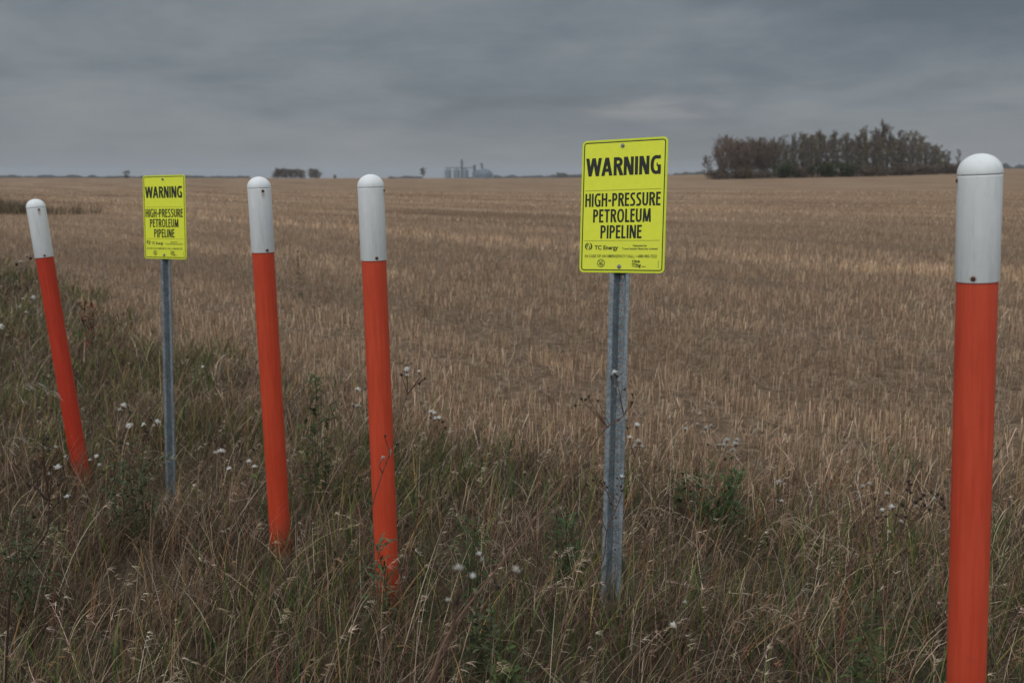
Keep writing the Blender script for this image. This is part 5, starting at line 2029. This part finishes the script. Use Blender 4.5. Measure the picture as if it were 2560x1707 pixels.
GR = [(0.060, 0.085, 0.028), (0.08, 0.105, 0.035), (0.05, 0.065, 0.028)]
GB = [(0.070, 0.088, 0.042), (0.055, 0.072, 0.036), (0.095, 0.110, 0.055)]
leafy('tall dark green thistle growing between the two middle orange posts', 795, 1000, 4.6, 170, 90, 120, GR, 1, leafL=0.075)
leafy('dark green weed touching the left side of the second orange post', 655, 1065, 4.3, 90, 40, 40, GR, 2)
leafy('big bright-green leafy clump right of the larger sign post', 1790, 1190, 4.2, 95, 140, 170, [(0.05, 0.095, 0.03), (0.07, 0.12, 0.04), (0.04, 0.07, 0.03)], 3, leafL=0.07, leafW=0.009)
leafy('small dark green sprig standing above the bright-green clump', 1722, 1135, 4.4, 50, 26, 40, GR, 4)
leafy('low feathery green plant left of the larger sign post', 1405, 1262, 3.5, 90, 110, 150, [(0.055, 0.10, 0.035), (0.045, 0.08, 0.03)], 5, leafL=0.06, leafW=0.006)
leafy('feathery green plant between the third orange post and the larger sign', 1180, 1300, 3.4, 90, 80, 110, [(0.055, 0.10, 0.035), (0.045, 0.08, 0.03)], 6, leafL=0.06, leafW=0.006)
leafy('dark bushy green weed left of the smaller sign post', 320, 1125, 4.1, 110, 170, 200, GB, 7, leafL=0.06, leafW=0.010)
leafy('bluish-green leafy clump at the left edge of the photo', 40, 1290, 3.3, 80, 120, 140, GB, 8, leafL=0.055, leafW=0.009)
leafy('dark green plant at the bottom edge under the out-of-focus weed', 1260, 1665, 2.55, 100, 100, 110, GR, 9, leafL=0.055)
leafy('pale green plant behind the out-of-focus weed', 1200, 1470, 2.8, 70, 90, 110, GB, 10, leafL=0.045)
leafy('dark green tuft of leaves low in the grass left of the nearest orange post', 2180, 1520, 2.5, 90, 120, 90, GR, 11, leafL=0.06, leafW=0.008)
leafy('green plant with long narrow leaves at the foot of the third orange post', 945, 1345, 3.25, 120, 60, 34, [(0.055, 0.085, 0.04), (0.07, 0.10, 0.05)], 12, leafL=0.11, leafW=0.008)
leafy('red-brown dried dock standing at the field edge, right of the leftmost orange post', 223, 775, 9.0, 70, 50, 60, [(0.19, 0.055, 0.035), (0.15, 0.05, 0.035)], 13,
      group='dried dock', name='dock_plant', leafL=0.13, leafW=0.014)
leafy('small lone dark green weed in the stubble above the middle orange posts', 747, 630, 13.0, 18, 12, 34, [(0.05, 0.08, 0.04)], 14, leafL=0.06, leafW=0.02)


# drooping brome-like panicles
def panicle(label, u, v, Y, lean, seed, n=16, pale=(0.40, 0.32, 0.24), L=0.026, base_dx=-0.12):
    r = random.Random(seed)
    tip = P(u, v, Y)
    gz = ground_z(tip.x, tip.y)
    H = tip.z - gz
    foot = Vector((tip.x + base_dx, tip.y, gz))
    root = empty('brome_grass', foot)
    tag(root, label, 'grass stalk', 'seeding grass stalks')
    t = tip - foot
    mid = Vector((t.x * 0.35, 0, H * 0.75))
    end = t + Vector((lean * 0.12, 0, -0.05))
    pts = curve_pts([Vector((0, 0, -0.02)), Vector((t.x * 0.1, 0, H * 0.4)), mid, t, end], 5)
    s = Soup()
    s.tube(pts, [0.0013 * (1 - 0.6 * i / len(pts)) for i in range(len(pts))], (0.34, 0.26, 0.18), 5)
    link_mesh('stalk', s.mesh('stalk', True), root, M_PLANT)
    h = Soup()
    N = len(pts)
    for i in range(n):
        f = 0.62 + 0.38 * (i + r.random()) / n
        p = pts[min(N - 1, int(f * (N - 1)))]
        d = Vector((lean * r.uniform(0.5, 1.2), r.gauss(0, 0.4), r.uniform(-0.2, 0.5))).normalized()
        q = p + d * r.uniform(0.012, 0.04)
        h.tube([p, p.lerp(q, 0.5) + Vector((0, 0, 0.003)), q], [0.0006, 0.0006, 0.0007], pale, 3)
        d2 = (d + Vector((0, 0, -0.9))).normalized()
        u2, w2 = frame_of(d2)
        LL = L * r.uniform(0.7, 1.2)
        h.tube([q, q + d2 * LL * 0.35, q + d2 * LL * 0.75, q + d2 * LL], [0.0006, 0.0014, 0.0012, 0.0003], jit(pale, r, 0.1), 5)
    link_mesh('seed_panicle', h.mesh('seed_panicle', True), root, M_PLANT)


panicle('pale drooping grass head left of the other one, near the photo centre right', 1945, 1300, 3.0, 1, 1, 18)
panicle('pale drooping grass head nearest to the sprawling black-headed weed', 2035, 1345, 2.9, 1, 2, 16)
panicle('upper silvery grass head right of the larger sign post, over the green clump', 1700, 1195, 3.5, 1, 3, 10)
panicle('bent beige grass head in front of the bright-green clump', 1625, 1270, 3.2, 1, 4, 14)
panicle('silvery drooping grass head against the grass left of the leftmost post foot', 62, 960, 4.2, 1, 5, 12, (0.42, 0.39, 0.34), 0.045)
panicle('white bent grass head low at the left edge of the photo', 30, 1095, 3.9, 1, 6, 8, (0.38, 0.34, 0.30), 0.04)
panicle('beige grass head standing low in the grass near the bottom right', 1880, 1520, 2.6, 1, 7, 14)

# ------------------------------------------------------------------ haze
def build_haze():
    me = bpy.data.meshes.new('haze')
    bm = bmesh.new()
    bmesh.ops.create_cube(bm, size=1)
    bmesh.ops.scale(bm, vec=(12400, 12400, 64), verts=bm.verts)
    bmesh.ops.translate(bm, vec=(0, 0, 19), verts=bm.verts)
    bm.to_mesh(me)
    bm.free()
    m = bpy.data.materials.new('haze')
    m.use_nodes = True
    t = m.node_tree
    t.nodes.clear()
    out = t.nodes.new('ShaderNodeOutputMaterial')
    v = t.nodes.new('ShaderNodeVolumePrincipled')
    v.inputs['Color'].default_value = (0.80, 0.86, 0.95, 1)
    v.inputs['Density'].default_value = 0.00016
    v.inputs['Anisotropy'].default_value = 0.0
    t.links.new(v.outputs[0], out.inputs['Volume'])
    o = link_mesh('haze', me, None, m)
    tag(o, 'thin pale haze over the far field', 'haze', kind='stuff')


if True:
    build_haze()
